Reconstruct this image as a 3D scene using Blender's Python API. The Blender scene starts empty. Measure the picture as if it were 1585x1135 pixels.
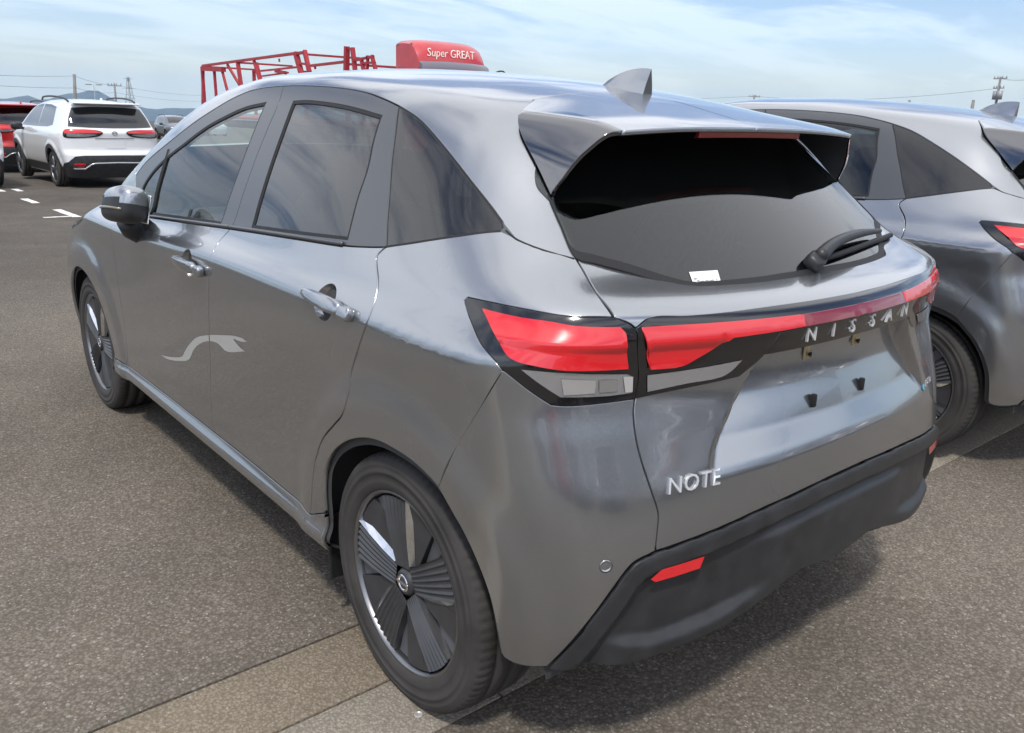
import bpy, bmesh, math, random
import numpy as np
from mathutils import Vector, Matrix
from mathutils.geometry import delaunay_2d_cdt
random.seed(7); np.random.seed(7)
HAZE = True
R_ = math.radians
scene = bpy.context.scene

# ---------------------------------------------------------------- camera
cam_d = bpy.data.cameras.new('camera'); cam = bpy.data.objects.new('camera', cam_d); scene.collection.objects.link(cam)
CAM_YAW, CAM_PITCH, CAM_ROLL = -0.702946, -0.279148, 0.031415
fw = Vector((math.cos(CAM_PITCH)*math.cos(CAM_YAW), math.cos(CAM_PITCH)*math.sin(CAM_YAW), math.sin(CAM_PITCH)))
rt0 = Vector((math.sin(CAM_YAW), -math.cos(CAM_YAW), 0)); up0 = rt0.cross(fw)
rt = math.cos(CAM_ROLL)*rt0+math.sin(CAM_ROLL)*up0; upv = -math.sin(CAM_ROLL)*rt0+math.cos(CAM_ROLL)*up0
CAM_LOC = Vector((-1.49252, 1.74993, 1.37404))
cam.matrix_world = Matrix(((rt.x, upv.x, -fw.x, CAM_LOC.x), (rt.y, upv.y, -fw.y, CAM_LOC.y), (rt.z, upv.z, -fw.z, CAM_LOC.z), (0, 0, 0, 1)))
cam_d.sensor_width = 36; cam_d.lens = 1298.067658/1585*36
cam_d.shift_x = -0.002069; cam_d.shift_y = -0.011443
cam_d.clip_start = .05; cam_d.clip_end = 9000
scene.camera = cam

# ---------------------------------------------------------------- sky, sun, exposure
SUN_DIR = Vector((-.46, .46, 1.0)).normalized()        # towards the sun: high and behind the parked row
SUN_EL = math.asin(SUN_DIR.z); SUN_AZ = math.atan2(SUN_DIR.x, SUN_DIR.y)
world = bpy.data.worlds.new('World'); scene.world = world; world.use_nodes = True
nt = world.node_tree; nt.nodes.clear()
N = nt.nodes.new; Lk = nt.links.new
out = N('ShaderNodeOutputWorld'); bg = N('ShaderNodeBackground'); bg.inputs['Strength'].default_value = .095
sky = N('ShaderNodeTexSky'); sky.sky_type = 'NISHITA'; sky.sun_disc = False; sky.sun_elevation = SUN_EL; sky.sun_rotation = SUN_AZ
sky.air_density = 1.0; sky.dust_density = .7; sky.ozone_density = 3.0
tc = N('ShaderNodeTexCoord')
# the level ground falls away about one degree, so keep the sky from going black just under the horizon
sp = N('ShaderNodeSeparateXYZ'); Lk(tc.outputs['Generated'], sp.inputs[0])
mx = N('ShaderNodeMath'); mx.operation = 'MAXIMUM'; mx.inputs[1].default_value = .04; Lk(sp.outputs['Z'], mx.inputs[0])
cb = N('ShaderNodeCombineXYZ'); Lk(sp.outputs['X'], cb.inputs[0]); Lk(sp.outputs['Y'], cb.inputs[1]); Lk(mx.outputs[0], cb.inputs[2])
Lk(cb.outputs[0], sky.inputs['Vector'])
st = N('ShaderNodeVectorMath'); st.operation = 'MULTIPLY'; st.inputs[1].default_value = (.87, .838, .89); Lk(sky.outputs[0], st.inputs[0])   # hazy summer tint
# cloud layer: direction projected onto a flat sheet overhead, streaked by the wind
zz = N('ShaderNodeMath'); zz.operation = 'ADD'; zz.inputs[1].default_value = .10; Lk(mx.outputs[0], zz.inputs[0])
dx = N('ShaderNodeMath'); dx.operation = 'DIVIDE'; Lk(sp.outputs['X'], dx.inputs[0]); Lk(zz.outputs[0], dx.inputs[1])
dy = N('ShaderNodeMath'); dy.operation = 'DIVIDE'; Lk(sp.outputs['Y'], dy.inputs[0]); Lk(zz.outputs[0], dy.inputs[1])
pl = N('ShaderNodeCombineXYZ'); Lk(dx.outputs[0], pl.inputs[0]); Lk(dy.outputs[0], pl.inputs[1])
def cloud(scale, rot, stretch, detail, dist, off):
    mp = N('ShaderNodeMapping'); mp.inputs['Rotation'].default_value = (0, 0, rot); mp.inputs['Scale'].default_value = (1, stretch, 1); mp.inputs['Location'].default_value = off
    Lk(pl.outputs[0], mp.inputs['Vector'])
    n = N('ShaderNodeTexNoise'); n.inputs['Scale'].default_value = scale; n.inputs['Detail'].default_value = detail; n.inputs['Roughness'].default_value = .58; n.inputs['Distortion'].default_value = dist
    Lk(mp.outputs[0], n.inputs['Vector']); return n
c1 = cloud(.85, .5, .42, 9, .5, (8, 8, 0)); c2 = cloud(2.6, .75, .5, 8, .9, (6, 6, 0))
ad = N('ShaderNodeMath'); ad.operation = 'MULTIPLY_ADD'; ad.inputs[1].default_value = .35; Lk(c2.outputs['Fac'], ad.inputs[0]); Lk(c1.outputs['Fac'], ad.inputs[2])
mr = N('ShaderNodeMapRange'); mr.interpolation_type = 'SMOOTHSTEP'; mr.inputs[1].default_value = .55; mr.inputs[2].default_value = .74; mr.inputs[3].default_value = .0; mr.inputs[4].default_value = .88
Lk(ad.outputs[0], mr.inputs[0])
mixc = N('ShaderNodeMix'); mixc.data_type = 'RGBA'
# thin cloud: its own white plus part of the sky light behind it, so it brightens towards the sun like real haze
cv = N('ShaderNodeVectorMath'); cv.operation = 'MULTIPLY_ADD'; cv.inputs[1].default_value = (.62, .56, .50); cv.inputs[2].default_value = (8.2, 8.1, 7.9)
Lk(st.outputs[0], cv.inputs[0]); Lk(cv.outputs[0], mixc.inputs[7])
fz = N('ShaderNodeMapRange'); fz.interpolation_type = 'SMOOTHSTEP'; fz.inputs[1].default_value = .02; fz.inputs[2].default_value = .34; fz.inputs[3].default_value = .10; fz.inputs[4].default_value = 1   # clouds thin into haze low down
Lk(mx.outputs[0], fz.inputs[0]); mf = N('ShaderNodeMath'); mf.operation = 'MULTIPLY'; Lk(mr.outputs[0], mf.inputs[0]); Lk(fz.outputs[0], mf.inputs[1])
Lk(mf.outputs[0], mixc.inputs[0]); Lk(st.outputs[0], mixc.inputs[6])
Lk(mixc.outputs[2], bg.inputs[0]); Lk(bg.outputs[0], out.inputs[0])
sun_d = bpy.data.lights.new('sun', 'SUN'); sun = bpy.data.objects.new('sun', sun_d); scene.collection.objects.link(sun)
sun_d.energy = 1.5; sun_d.angle = R_(5.0); sun_d.color = (1, .95, .87)
sun.rotation_euler = SUN_DIR.to_track_quat('Z', 'Y').to_euler()
vs = scene.view_settings; vs.view_transform = 'Standard'; vs.look = 'None'; vs.gamma = 1; vs.use_curve_mapping = False; vs.exposure = 0.84
scene.cycles.max_bounces = 8; scene.cycles.transparent_max_bounces = 24; scene.cycles.glossy_bounces = 5
# ---------------------------------------------------------------- car body surface (car coordinates: x forward from the rear axle, y left, z up)
def _nat(xk, yk, xq):
    # monotone-ish cubic (PCHIP) through knots, linear beyond the ends; yk may be 2-D (knots along axis 0)
    xk = np.asarray(xk, float); yk = np.asarray(yk, float)
    h = np.diff(xk); sh = (-1,) + (1,) * (yk.ndim - 1)
    dl = np.diff(yk, axis=0) / h.reshape(sh)
    m = np.zeros_like(yk); m[0] = dl[0]; m[-1] = dl[-1]
    w1 = (2 * h[1:] + h[:-1]).reshape(sh); w2 = (h[1:] + 2 * h[:-1]).reshape(sh)
    a, b = dl[:-1], dl[1:]
    with np.errstate(divide='ignore', invalid='ignore'):
        hm = (w1 + w2) / (w1 / a + w2 / b)
    m[1:-1] = np.where(a * b > 0, hm, 0)
    xq = np.asarray(xq, float)
    i = np.clip(np.searchsorted(xk, xq) - 1, 0, len(h) - 1)
    t = ((xq - xk[i]) / h[i])
    tc = np.clip(t, 0, 1).reshape(sh); hh = h[i].reshape(sh)
    r = ((2*tc**3-3*tc**2+1) * yk[i] + (tc**3-2*tc**2+tc) * hh * m[i] + (-2*tc**3+3*tc**2) * yk[i+1] + (tc**3-tc**2) * hh * m[i+1])
    tt = t.reshape(sh)
    return r + np.where(tt > 1, (tt - 1) * hh * m[i+1], np.where(tt < 0, tt * hh * m[i], 0))

class Spline2:
    # uniform bicubic B-spline fitted through a coarse table (rows a, columns b)
    def __init__(s, ak, bk, tab, da, db, smooth=0.6):
        s.a0, s.b0, s.da, s.db = ak[0] - 2*da, bk[0] - 2*db, da, db
        na = int(round((ak[-1] - ak[0]) / da)) + 5; nb = int(round((bk[-1] - bk[0]) / db)) + 5
        A = s.a0 + da * np.arange(na); B = s.b0 + db * np.arange(nb)
        t = _nat(ak, np.asarray(tab, float), A)
        t = _nat(bk, t.T, B).T
        # sharpen the control net partly so the curve passes near the table
        for ax in (0, 1):
            p = np.pad(t, [(1, 1) if k == ax else (0, 0) for k in (0, 1)], mode='reflect', reflect_type='odd')
            lo = np.take(p, range(0, t.shape[ax]), ax); hi = np.take(p, range(2, t.shape[ax] + 2), ax)
            t = t - smooth * (lo - 2*t + hi) / 6
        s.t = t; s.na, s.nb = t.shape
    @staticmethod
    def _w(f):
        g = 1 - f
        return (g*g*g/6, (3*f*f*f - 6*f*f + 4)/6, (-3*f*f*f + 3*f*f + 3*f + 1)/6, f*f*f/6)
    def __call__(s, a, b):
        u = np.clip((a - s.a0) / s.da, 1, s.na - 2.001); v = np.clip((b - s.b0) / s.db, 1, s.nb - 2.001)
        i = u.astype(int); j = v.astype(int)
        wu = s._w(u - i); wv = s._w(v - j)
        r = 0; flat = s.t.ravel()
        for p in range(4):
            row = (i - 1 + p) * s.nb + (j - 1)
            q = 0
            for k in range(4): q = q + wv[k] * flat[row + k]
            r = r + wu[p] * q
        return r

def sstep(e0, e1, x):
    t = np.clip((x - e0) / (e1 - e0), 0, 1); return t*t*t*(t*(6*t - 15) + 10)
def smax(a, b, k):
    h = np.maximum(k - np.abs(a - b), 0) / k
    return np.maximum(a, b) + h*h*h*k/6

SZ = [0.1, 0.16, 0.22, 0.25, 0.28, 0.3, 0.32, 0.4, 0.55, 0.7, 0.82, 0.88, 0.915, 0.945, 0.98, 1.03, 1.1, 1.2, 1.3, 1.4, 1.5]
SX = [-0.8, -0.5, -0.25, 0.0, 0.4, 1.0, 1.6, 2.2, 2.6, 3.0, 3.3, 3.6]
STAB = np.array([
 [0.66, 0.73, 0.76, 0.77, 0.7, 0.69, 0.69, 0.72, 0.77, 0.74, 0.62, 0.45],
 [0.675, 0.7412, 0.7712, 0.7812, 0.72, 0.71, 0.71, 0.73, 0.7812, 0.7512, 0.6425, 0.465],
 [0.6857, 0.7507, 0.7836, 0.7936, 0.765, 0.76, 0.76, 0.765, 0.7936, 0.7636, 0.6614, 0.4814],
 [0.69, 0.755, 0.79, 0.8, 0.822, 0.818, 0.818, 0.82, 0.8, 0.77, 0.67, 0.49],
 [0.6943, 0.7593, 0.7964, 0.8064, 0.838, 0.836, 0.836, 0.836, 0.8064, 0.7764, 0.6786, 0.4986],
 [0.6971, 0.7621, 0.8007, 0.8107, 0.834, 0.832, 0.832, 0.833, 0.8107, 0.7807, 0.6843, 0.5043],
 [0.7, 0.765, 0.805, 0.815, 0.822, 0.816, 0.817, 0.822, 0.815, 0.785, 0.69, 0.51],
 [0.71, 0.775, 0.818, 0.828, 0.825, 0.821, 0.822, 0.826, 0.826, 0.8, 0.71, 0.53],
 [0.72, 0.785, 0.829, 0.838, 0.829, 0.823, 0.825, 0.832, 0.838, 0.815, 0.73, 0.55],
 [0.725, 0.792, 0.832, 0.841, 0.835, 0.829, 0.83, 0.836, 0.842, 0.82, 0.735, 0.56],
 [0.721, 0.791, 0.832, 0.841, 0.842, 0.836, 0.835, 0.834, 0.828, 0.796, 0.711, 0.536],
 [0.7245, 0.7945, 0.8355, 0.8455, 0.8455, 0.8395, 0.8385, 0.8375, 0.8315, 0.7995, 0.7145, 0.5395],
 [0.725, 0.795, 0.836, 0.846, 0.846, 0.84, 0.839, 0.838, 0.832, 0.8, 0.715, 0.54],
 [0.725, 0.785, 0.824, 0.834, 0.835, 0.827, 0.82, 0.814, 0.804, 0.772, 0.699, 0.528],
 [0.685, 0.75, 0.797, 0.813, 0.813, 0.796, 0.785, 0.765, 0.75, 0.72, 0.63, 0.46],
 [0.66, 0.71, 0.768, 0.788, 0.788, 0.769, 0.758, 0.735, 0.71, 0.67, 0.59, 0.43],
 [0.62, 0.65, 0.71, 0.746, 0.757, 0.742, 0.731, 0.705, 0.68, 0.64, 0.56, 0.4],
 [0.55, 0.54, 0.6, 0.685, 0.712, 0.7, 0.69, 0.665, 0.64, 0.6, 0.52, 0.36],
 [0.48, 0.44, 0.515, 0.612, 0.662, 0.654, 0.645, 0.62, 0.59, 0.55, 0.47, 0.31],
 [0.41, 0.33, 0.415, 0.52, 0.607, 0.602, 0.594, 0.57, 0.54, 0.5, 0.42, 0.26],
 [0.34, 0.25, 0.33, 0.44, 0.545, 0.542, 0.535, 0.51, 0.48, 0.44, 0.36, 0.2]])
S_side = Spline2(np.array(SZ), np.array(SX), STAB, .015, .15)

RZ = [.10, .18, .25, .32, .40, .50, .58, .66, .78, .88, .93, .97, 1.01, 1.03, 1.06, 1.09, 1.12, 1.20, 1.30, 1.40, 1.50]
RY = [-.4, -.2, 0, .2, .4, .55, .65, .75, .85]
RC = [-.50, -.56, -.60, -.622, -.635, -.636, -.630, -.622, -.603, -.590, -.594, -.602, -.594, -.555, -.43, -.37, -.335, -.25, -.15, -.05, .05]
RP = np.array([.025, .005, 0, .005, .025, .056, .088, .13, .20])          # plan sweep of the lower body
RPU = np.array([.014, .003, 0, .003, .014, .030, .050, .09, .15])
RPM = np.array([.042, .010, 0, .010, .042, .088, .125, .17, .24])   # the light bar bows more in plan
def _sweep(z):
    if z >= 1.05: return RPU
    if z <= .62: return RP
    if z <= .93: return RP + (RPM - RP) * (z - .62) / .31
    if z <= 1.015: return RPM
    return RPM + (RPU - RPM) * (z - 1.015) / .035
RTAB = np.array([c + _sweep(z) for z, c in zip(RZ, RC)])
S_rear = Spline2(np.array(RZ), np.array(RY), RTAB, .03, .05)

TX = [-.8, -.5, -.31, -.1, .1, .3, .6, .9, 1.2, 1.45, 1.65, 1.85, 2.05, 2.3, 2.6, 2.72, 2.95, 3.15, 3.3, 3.5]
TC = [1.20, 1.29, 1.350, 1.405, 1.441, 1.469, 1.495, 1.508, 1.508, 1.487, 1.448, 1.381, 1.291, 1.168, 1.012, .977, .927, .862, .77, .60]
TYK = [-.4, -.2, 0, .2, .4, .55, .7, .9]
TCR = [-.020, -.004, 0, -.004, -.020, -.045, -.085, -.15]
S_top = Spline2(np.array(TX), np.array(TYK), np.array([[c + r for r in TCR] for c in TC]), .08, .08)

def F_body(P):
    x, y, z = P[:, 0], np.abs(P[:, 1]), P[:, 2]
    ys = np.sqrt(y*y + 1e-6)
    s = S_side(z + .026 * sstep(.9, 2.2, x) * sstep(1.08, .97, z) * sstep(.5, .75, z), x)
    for cx, rr in ((0., 1.), (2.58, 1.)):
        rho = np.sqrt((x - cx)**2 + (z - .30)**2)
        s = s + .012 * rr * sstep(.53, .42, rho)
    a = ys - s
    b = S_rear(z, ys) - x
    c = z - S_top(x, ys)
    fr = x - (3.43 - .38 * ys * ys - .9 * np.maximum(z - .55, 0)**2 - .25 * ys**4)
    f = smax(a, b, .17)
    f = smax(f, fr, .2)
    f = smax(f, c, .09)
    return f

def gradn(Fn, P, h=1.5e-3):
    g = np.empty_like(P)
    for k in range(3):
        d = np.zeros(3); d[k] = h
        g[:, k] = Fn(P + d) - Fn(P - d)
    return g / np.maximum(np.linalg.norm(g, axis=1), 1e-12)[:, None]

def cast(Fn, O, D, t0, t1, n=48, it=14):
    # first crossing from outside (F>0) to inside along O + t D
    N = len(O)
    lo = np.full(N, np.nan); hi = np.full(N, np.nan)
    ts = np.linspace(t0, t1, n); alive = np.arange(N)
    fp = Fn(O + t0 * D)
    for k in range(1, n):
        if not len(alive): break
        f = Fn(O[alive] + ts[k] * D[alive])
        hit = (f <= 0) & (fp > 0)
        lo[alive[hit]] = ts[k-1]; hi[alive[hit]] = ts[k]
        alive = alive[~hit]; fp = f[~hit]
    ok = np.where(~np.isnan(lo))[0]
    a, b = lo[ok], hi[ok]; Oo, Dd = O[ok], D[ok]
    fa = Fn(Oo + a[:, None] * Dd); fb = Fn(Oo + b[:, None] * Dd)
    for _ in range(it):
        m = a + (b - a) * np.clip(fa / np.maximum(fa - fb, 1e-12), .08, .92)
        fm = Fn(Oo + m[:, None] * Dd)
        pos = fm > 0
        a = np.where(pos, m, a); fa = np.where(pos, fm, fa)
        b = np.where(pos, b, m); fb = np.where(pos, fb, fm)
    t = np.full(N, np.nan); t[ok] = .5 * (a + b)
    return t
# ---------------------------------------------------------------- mesh helpers
def cr(pts, ds=.012, closed=False):
    # Catmull-Rom (centripetal-like) resample of a 3-D polyline
    P = np.asarray(pts, float)
    if len(P) < 3 and not closed:
        n = max(1, int(np.ceil(np.linalg.norm(P[1]-P[0]) / ds)))
        return P[0] + (P[1]-P[0]) * np.linspace(0, 1, n+1)[:, None]
    if closed: Q = np.vstack([P[-1], P, P[0], P[1]])
    else: Q = np.vstack([2*P[0]-P[1], P, 2*P[-1]-P[-2]])
    out = []
    for i in range(1, len(Q)-2):
        a, b, c, d = Q[i-1], Q[i], Q[i+1], Q[i+2]
        L = np.linalg.norm(c-b)
        if L < 1e-9: continue
        m0 = (c-a) * L / max(np.linalg.norm(b-a)+L, 1e-9); m1 = (d-b) * L / max(np.linalg.norm(d-c)+L, 1e-9)
        n = max(1, int(np.ceil(L/ds))); t = (np.arange(n)/n)[:, None]
        out.append((2*t**3-3*t**2+1)*b + (t**3-2*t**2+t)*m0 + (-2*t**3+3*t**2)*c + (t**3-t**2)*m1)
    r = np.vstack(out)
    return r if closed else np.vstack([r, P[-1]])

def inside2(poly, q):
    x, y = q[:, 0], q[:, 1]; r = np.zeros(len(q), bool)
    a = poly; b = np.roll(poly, -1, 0)
    for (x0, y0), (x1, y1) in zip(a, b):
        if y0 == y1: continue
        c = ((y0 > y) != (y1 > y)) & (x < (x1-x0)*(y-y0)/(y1-y0)+x0)
        r ^= c
    return r

def dist2(poly, q, closed=True):
    a = poly if closed else poly[:-1]; b = np.roll(poly, -1, 0) if closed else poly[1:]
    best = np.full(len(q), 1e9)
    for p0, p1 in zip(a, b):
        e = p1-p0; L = e@e
        t = np.clip(((q-p0)@e)/max(L, 1e-15), 0, 1)
        d = q-(p0+t[:, None]*e)
        best = np.minimum(best, np.einsum('ij,ij->i', d, d))
    return np.sqrt(best)

def inset2(poly, gaps):
    # gaps: one per edge (edge i joins vertex i to i+1); positive moves inwards
    n = len(poly)
    area = .5*np.sum(poly[:, 0]*np.roll(poly[:, 1], -1)-np.roll(poly[:, 0], -1)*poly[:, 1])
    sg = 1 if area > 0 else -1
    e = np.roll(poly, -1, 0)-poly
    e /= np.maximum(np.linalg.norm(e, axis=1), 1e-9)[:, None]
    nr = np.stack([-e[:, 1], e[:, 0]], 1)*sg
    out = poly.copy()
    for i in range(n):
        n0, n1 = nr[i-1], nr[i]; g0, g1 = gaps[i-1], gaps[i]
        det = n0[0]*n1[1]-n0[1]*n1[0]
        if abs(det) < .15:
            m = n0+n1; L = np.linalg.norm(m)
            out[i] = poly[i] + (m/L if L > 1e-6 else n0)*.5*(g0+g1)
        else:
            s = np.array([(g0*n1[1]-g1*n0[1])/det, (n0[0]*g1-n1[0]*g0)/det])
            L = np.linalg.norm(s); mx = 2.5*max(abs(g0), abs(g1))
            out[i] = poly[i] + (s if L <= mx else s*mx/L)
    return out, sg

class Chart:
    def __init__(s, D):
        s.D = np.array(D, float)/np.linalg.norm(D)
        up = np.array([0, 0, 1.]) if abs(s.D[2]) < .9 else np.array([1., 0, 0])
        s.e1 = np.cross(s.D, up); s.e1 /= np.linalg.norm(s.e1); s.e2 = np.cross(s.e1, s.D)
    def to2(s, P): return np.stack([P@s.e1, P@s.e2], 1)
    def lift(s, q, Fn, lo, hi):
        O = q[:, :1]*s.e1+q[:, 1:]*s.e2
        n = int((hi-lo)/.03)+3
        t = cast(Fn, O, np.repeat(s.D[None], len(O), 0), lo, hi, n=n, it=10)
        bad = np.isnan(t)
        if bad.any():
            good = np.where(~bad)[0]
            for i in np.where(bad)[0]:
                j = good[np.argmin(((q[good]-q[i])**2).sum(1))]; t[i] = t[j]
        return O+t[:, None]*s.D

def panel(loop, D, Fn=None, spacing=.018, gap=.002, off=0., holes=(), flange=.012, disp=None, out=.0):
    """loop: list of (curve points, gap or None) pieces in order, or plain point array.  Returns verts, faces, normals.
    The outline is put on the surface Fn=0 along direction D, pulled in by the gap and filled; its rim turns inwards."""
    Fn = Fn or F_body
    ch = Chart(D)
    def prep(lp, sign):
        if isinstance(lp, np.ndarray): lp = [(lp, gap)]
        pts, gs = [], []
        for c, g in lp:
            c = np.asarray(c, float); g = gap if g is None else g
            for k in range(len(c)-1 if len(lp) > 1 else len(c)):
                pts.append(c[k]); gs.append(g)
        pts = np.array(pts); q = ch.to2(pts); gs = np.array(gs)
        np_, ng_ = [], []
        for i in range(len(pts)):
            a_, b_ = pts[i], pts[(i+1) % len(pts)]; n_ = max(1, int(np.linalg.norm(q[(i+1) % len(pts)]-q[i])/(1.3*spacing)))
            for k in range(n_): np_.append(a_+(b_-a_)*k/n_); ng_.append(gs[i])
        pts = np.array(np_); gs = np.array(ng_)
        cz = (np.abs(pts[:, 1]) < 1e-4) & (gs == 0)
        if cz.any(): pts[cz] = lift_pts(pts[cz], (ch.D[0], 0, ch.D[2]), Fn)      # keep the centre line on the centre plane
        q = ch.to2(pts)
        keep = np.ones(len(q), bool); last = q[0]
        for i in range(1, len(q)):
            if np.linalg.norm(q[i]-last) < 5e-4: keep[i] = False
            else: last = q[i]
        if np.linalg.norm(q[0]-last) < 5e-4: keep[np.where(keep)[0][-1]] = False
        q, gs, pts = q[keep], gs[keep], pts[keep]
        q2, sg = inset2(q, gs*sign)
        return q2, gs, pts, sg
    q, gs, P3, sg = prep(loop, 1)
    loops = [(q, gs, sg)]
    for h in holes:
        hq, hg, _, hs = prep(h, -1); loops.append((hq, hg, -hs))
    t3 = P3@ch.D; lo, hi = t3.min()-.30, t3.max()+.30
    mn, mx = q.min(0), q.max(0)
    gx = np.arange(mn[0], mx[0], spacing); gy = np.arange(mn[1], mx[1], spacing*.87)
    G = np.stack(np.meshgrid(gx, gy), -1).astype(float)
    G[1::2, :, 0] += spacing/2
    G = G.reshape(-1, 2)
    G = G[inside2(q, G)]
    for hq, _, _ in loops[1:]: G = G[~inside2(hq, G)] if len(G) else G
    for lq, _, _ in loops:
        if len(G): G = G[dist2(lq, G) > .55*spacing]
    allq = np.vstack([l[0] for l in loops]+[G]) if len(G) else np.vstack([l[0] for l in loops])
    edges = []; base = 0
    for l, _, _ in loops:
        n = len(l); edges += [(base+i, base+(i+1) % n) for i in range(n)]; base += n
    V2, _, Fc, ov, _, _ = delaunay_2d_cdt([Vector(p) for p in allq], edges, [], 0, 1e-7)
    V2 = np.array([tuple(v) for v in V2]); Fc = np.array([tuple(f) for f in Fc])
    cen = V2[Fc].mean(1)
    m = inside2(q, cen)
    for hq, _, _ in loops[1:]: m &= ~inside2(hq, cen)
    Fc = Fc[m]
    P = ch.lift(V2, Fn, lo, hi)
    N = gradn(Fn, P)
    bad = np.einsum('ij,j->i', N, ch.D) > .2
    if bad.any(): N[bad] = -ch.D
    cen_ = np.abs(P[:, 1]) < 6e-4
    if any(g is not None and g == 0 for _, g in (loop if isinstance(loop, list) else [])) and cen_.any():
        N[cen_, 1] = 0; N[cen_] /= np.linalg.norm(N[cen_], axis=1)[:, None]; P[cen_, 1] = 0
    o = off if disp is None else off+disp(P, V2, ch)
    P = P+N*np.reshape(o, (-1, 1)) if np.ndim(o) else P+N*o
    # orient faces outwards
    fn = np.cross(P[Fc[:, 1]]-P[Fc[:, 0]], P[Fc[:, 2]]-P[Fc[:, 0]])
    flip = np.einsum('ij,j->i', fn, ch.D) > 0
    Fc[flip] = Fc[flip][:, ::-1]
    if disp is not None:
        acc = np.zeros_like(P); fn = np.cross(P[Fc[:, 1]]-P[Fc[:, 0]], P[Fc[:, 2]]-P[Fc[:, 0]])
        for k in range(3): np.add.at(acc, Fc[:, k], fn)
        N = acc/np.maximum(np.linalg.norm(acc, axis=1), 1e-12)[:, None]
        if cen_.any(): N[cen_, 1] = 0; N[cen_] /= np.linalg.norm(N[cen_], axis=1)[:, None]
    faces = [tuple(f) for f in Fc]; V = [P]; NN = [N]; nv = len(P)
    # rim
    if flange > 0:
        key = {}
        for i, js in enumerate(ov):
            for j in js: key[j] = i
        base = 0
        for l, lg, sg in loops:
            n = len(l); idx = [key.get(base+i) for i in range(n)]; base += n
            if any(i is None for i in idx): continue
            p = P[idx]; nn = N[idx]
            tg = np.roll(p, -1, 0)-np.roll(p, 1, 0); tg /= np.maximum(np.linalg.norm(tg, axis=1), 1e-9)[:, None]
            ow = np.cross(tg, nn); ow /= np.maximum(np.linalg.norm(ow, axis=1), 1e-9)[:, None]
            # outward = away from the interior
            c2 = ch.to2(p+ow*.004); ins = inside2(l, c2)
            if l is not loops[0][0]: ins = ~ins
            if ins.mean() > .5: ow = -ow
            r1 = p+ow*.0011-nn*.0015; r2 = p+ow*.0011-nn*flange
            V += [r1, r2]; NN += [ow*.8+nn*.45, ow]
            for i in range(n):
                if lg[i] <= 0 and lg[i] > -1e-6 and False: continue
                j = (i+1) % n
                if lg[i] == 0: continue
                a, b, c, d = idx[i], idx[j], nv+j, nv+i
                f1 = (a, b, c, d); f2 = (nv+i, nv+j, nv+n+j, nv+n+i)
                # winding: face normal should agree with outward
                g = np.cross(p[j]-p[i], (r2[i]-p[i]))
                if g@ow[i] < 0: f1 = f1[::-1]; f2 = f2[::-1]
                faces += [f1, f2]
            nv += 2*n
    V = np.vstack(V); NN = np.vstack(NN); NN /= np.maximum(np.linalg.norm(NN, axis=1), 1e-9)[:, None]
    return V, faces, NN

def mirror(m):
    V, F, N = m; s = np.array([1, -1, 1])
    return V*s, [f[::-1] for f in F], (None if N is None else N*s)
def join(*ms):
    V = []; F = []; N = []; n = 0; hasN = all(m[2] is not None for m in ms)
    for v, f, nn in ms:
        V.append(np.asarray(v, float).reshape(-1, 3)); F += [tuple(i+n for i in t) for t in f]; n += len(v)
        if hasN: N.append(nn)
    return np.vstack(V), F, (np.vstack(N) if hasN else None)
def both(m): return join(m, mirror(m))
def move(m, M):
    V, F, N = m; M = np.array(M); R = M[:3, :3]
    return np.asarray(V)@R.T+M[:3, 3], F, (None if N is None else N@np.linalg.inv(R))

COL = bpy.context.scene.collection
def put(name, m, material, parent=None, smooth=True, angle=None):
    V, F, N = m
    me = bpy.data.meshes.new(name)
    me.from_pydata([tuple(v) for v in np.asarray(V, float)], [], [tuple(int(i) for i in f) for f in F])
    me.materials.append(material)
    if smooth:
        me.polygons.foreach_set('use_smooth', [True]*len(me.polygons))
        if N is not None: me.normals_split_custom_set_from_vertices([tuple(n) for n in N])
        elif angle is not None:
            me.set_sharp_from_angle(angle=math.radians(angle))
    o = bpy.data.objects.new(name, me); COL.objects.link(o)
    if parent is not None: o.parent = parent
    return o
def empty(name, loc=(0, 0, 0), rz=0, label=None, cat=None, group=None, rot=None):
    o = bpy.data.objects.new(name, None); COL.objects.link(o); o.location = loc; o.rotation_euler = rot or (0, 0, rz)
    o.empty_display_size = .2
    return tag(o, label, cat, group)
def tag(o, label=None, cat=None, group=None, kind=None):
    if label: o['label'] = label
    if cat: o['category'] = cat
    if group: o['group'] = group
    if kind: o['kind'] = kind
    return o
def copy_tree(o, parent=None, skip=()):
    c = o.copy(); COL.objects.link(c)
    if parent is not None: c.parent = parent
    for ch in list(o.children):
        if ch.name.split('.')[0] not in skip: copy_tree(ch, c, skip)
    return c

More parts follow.
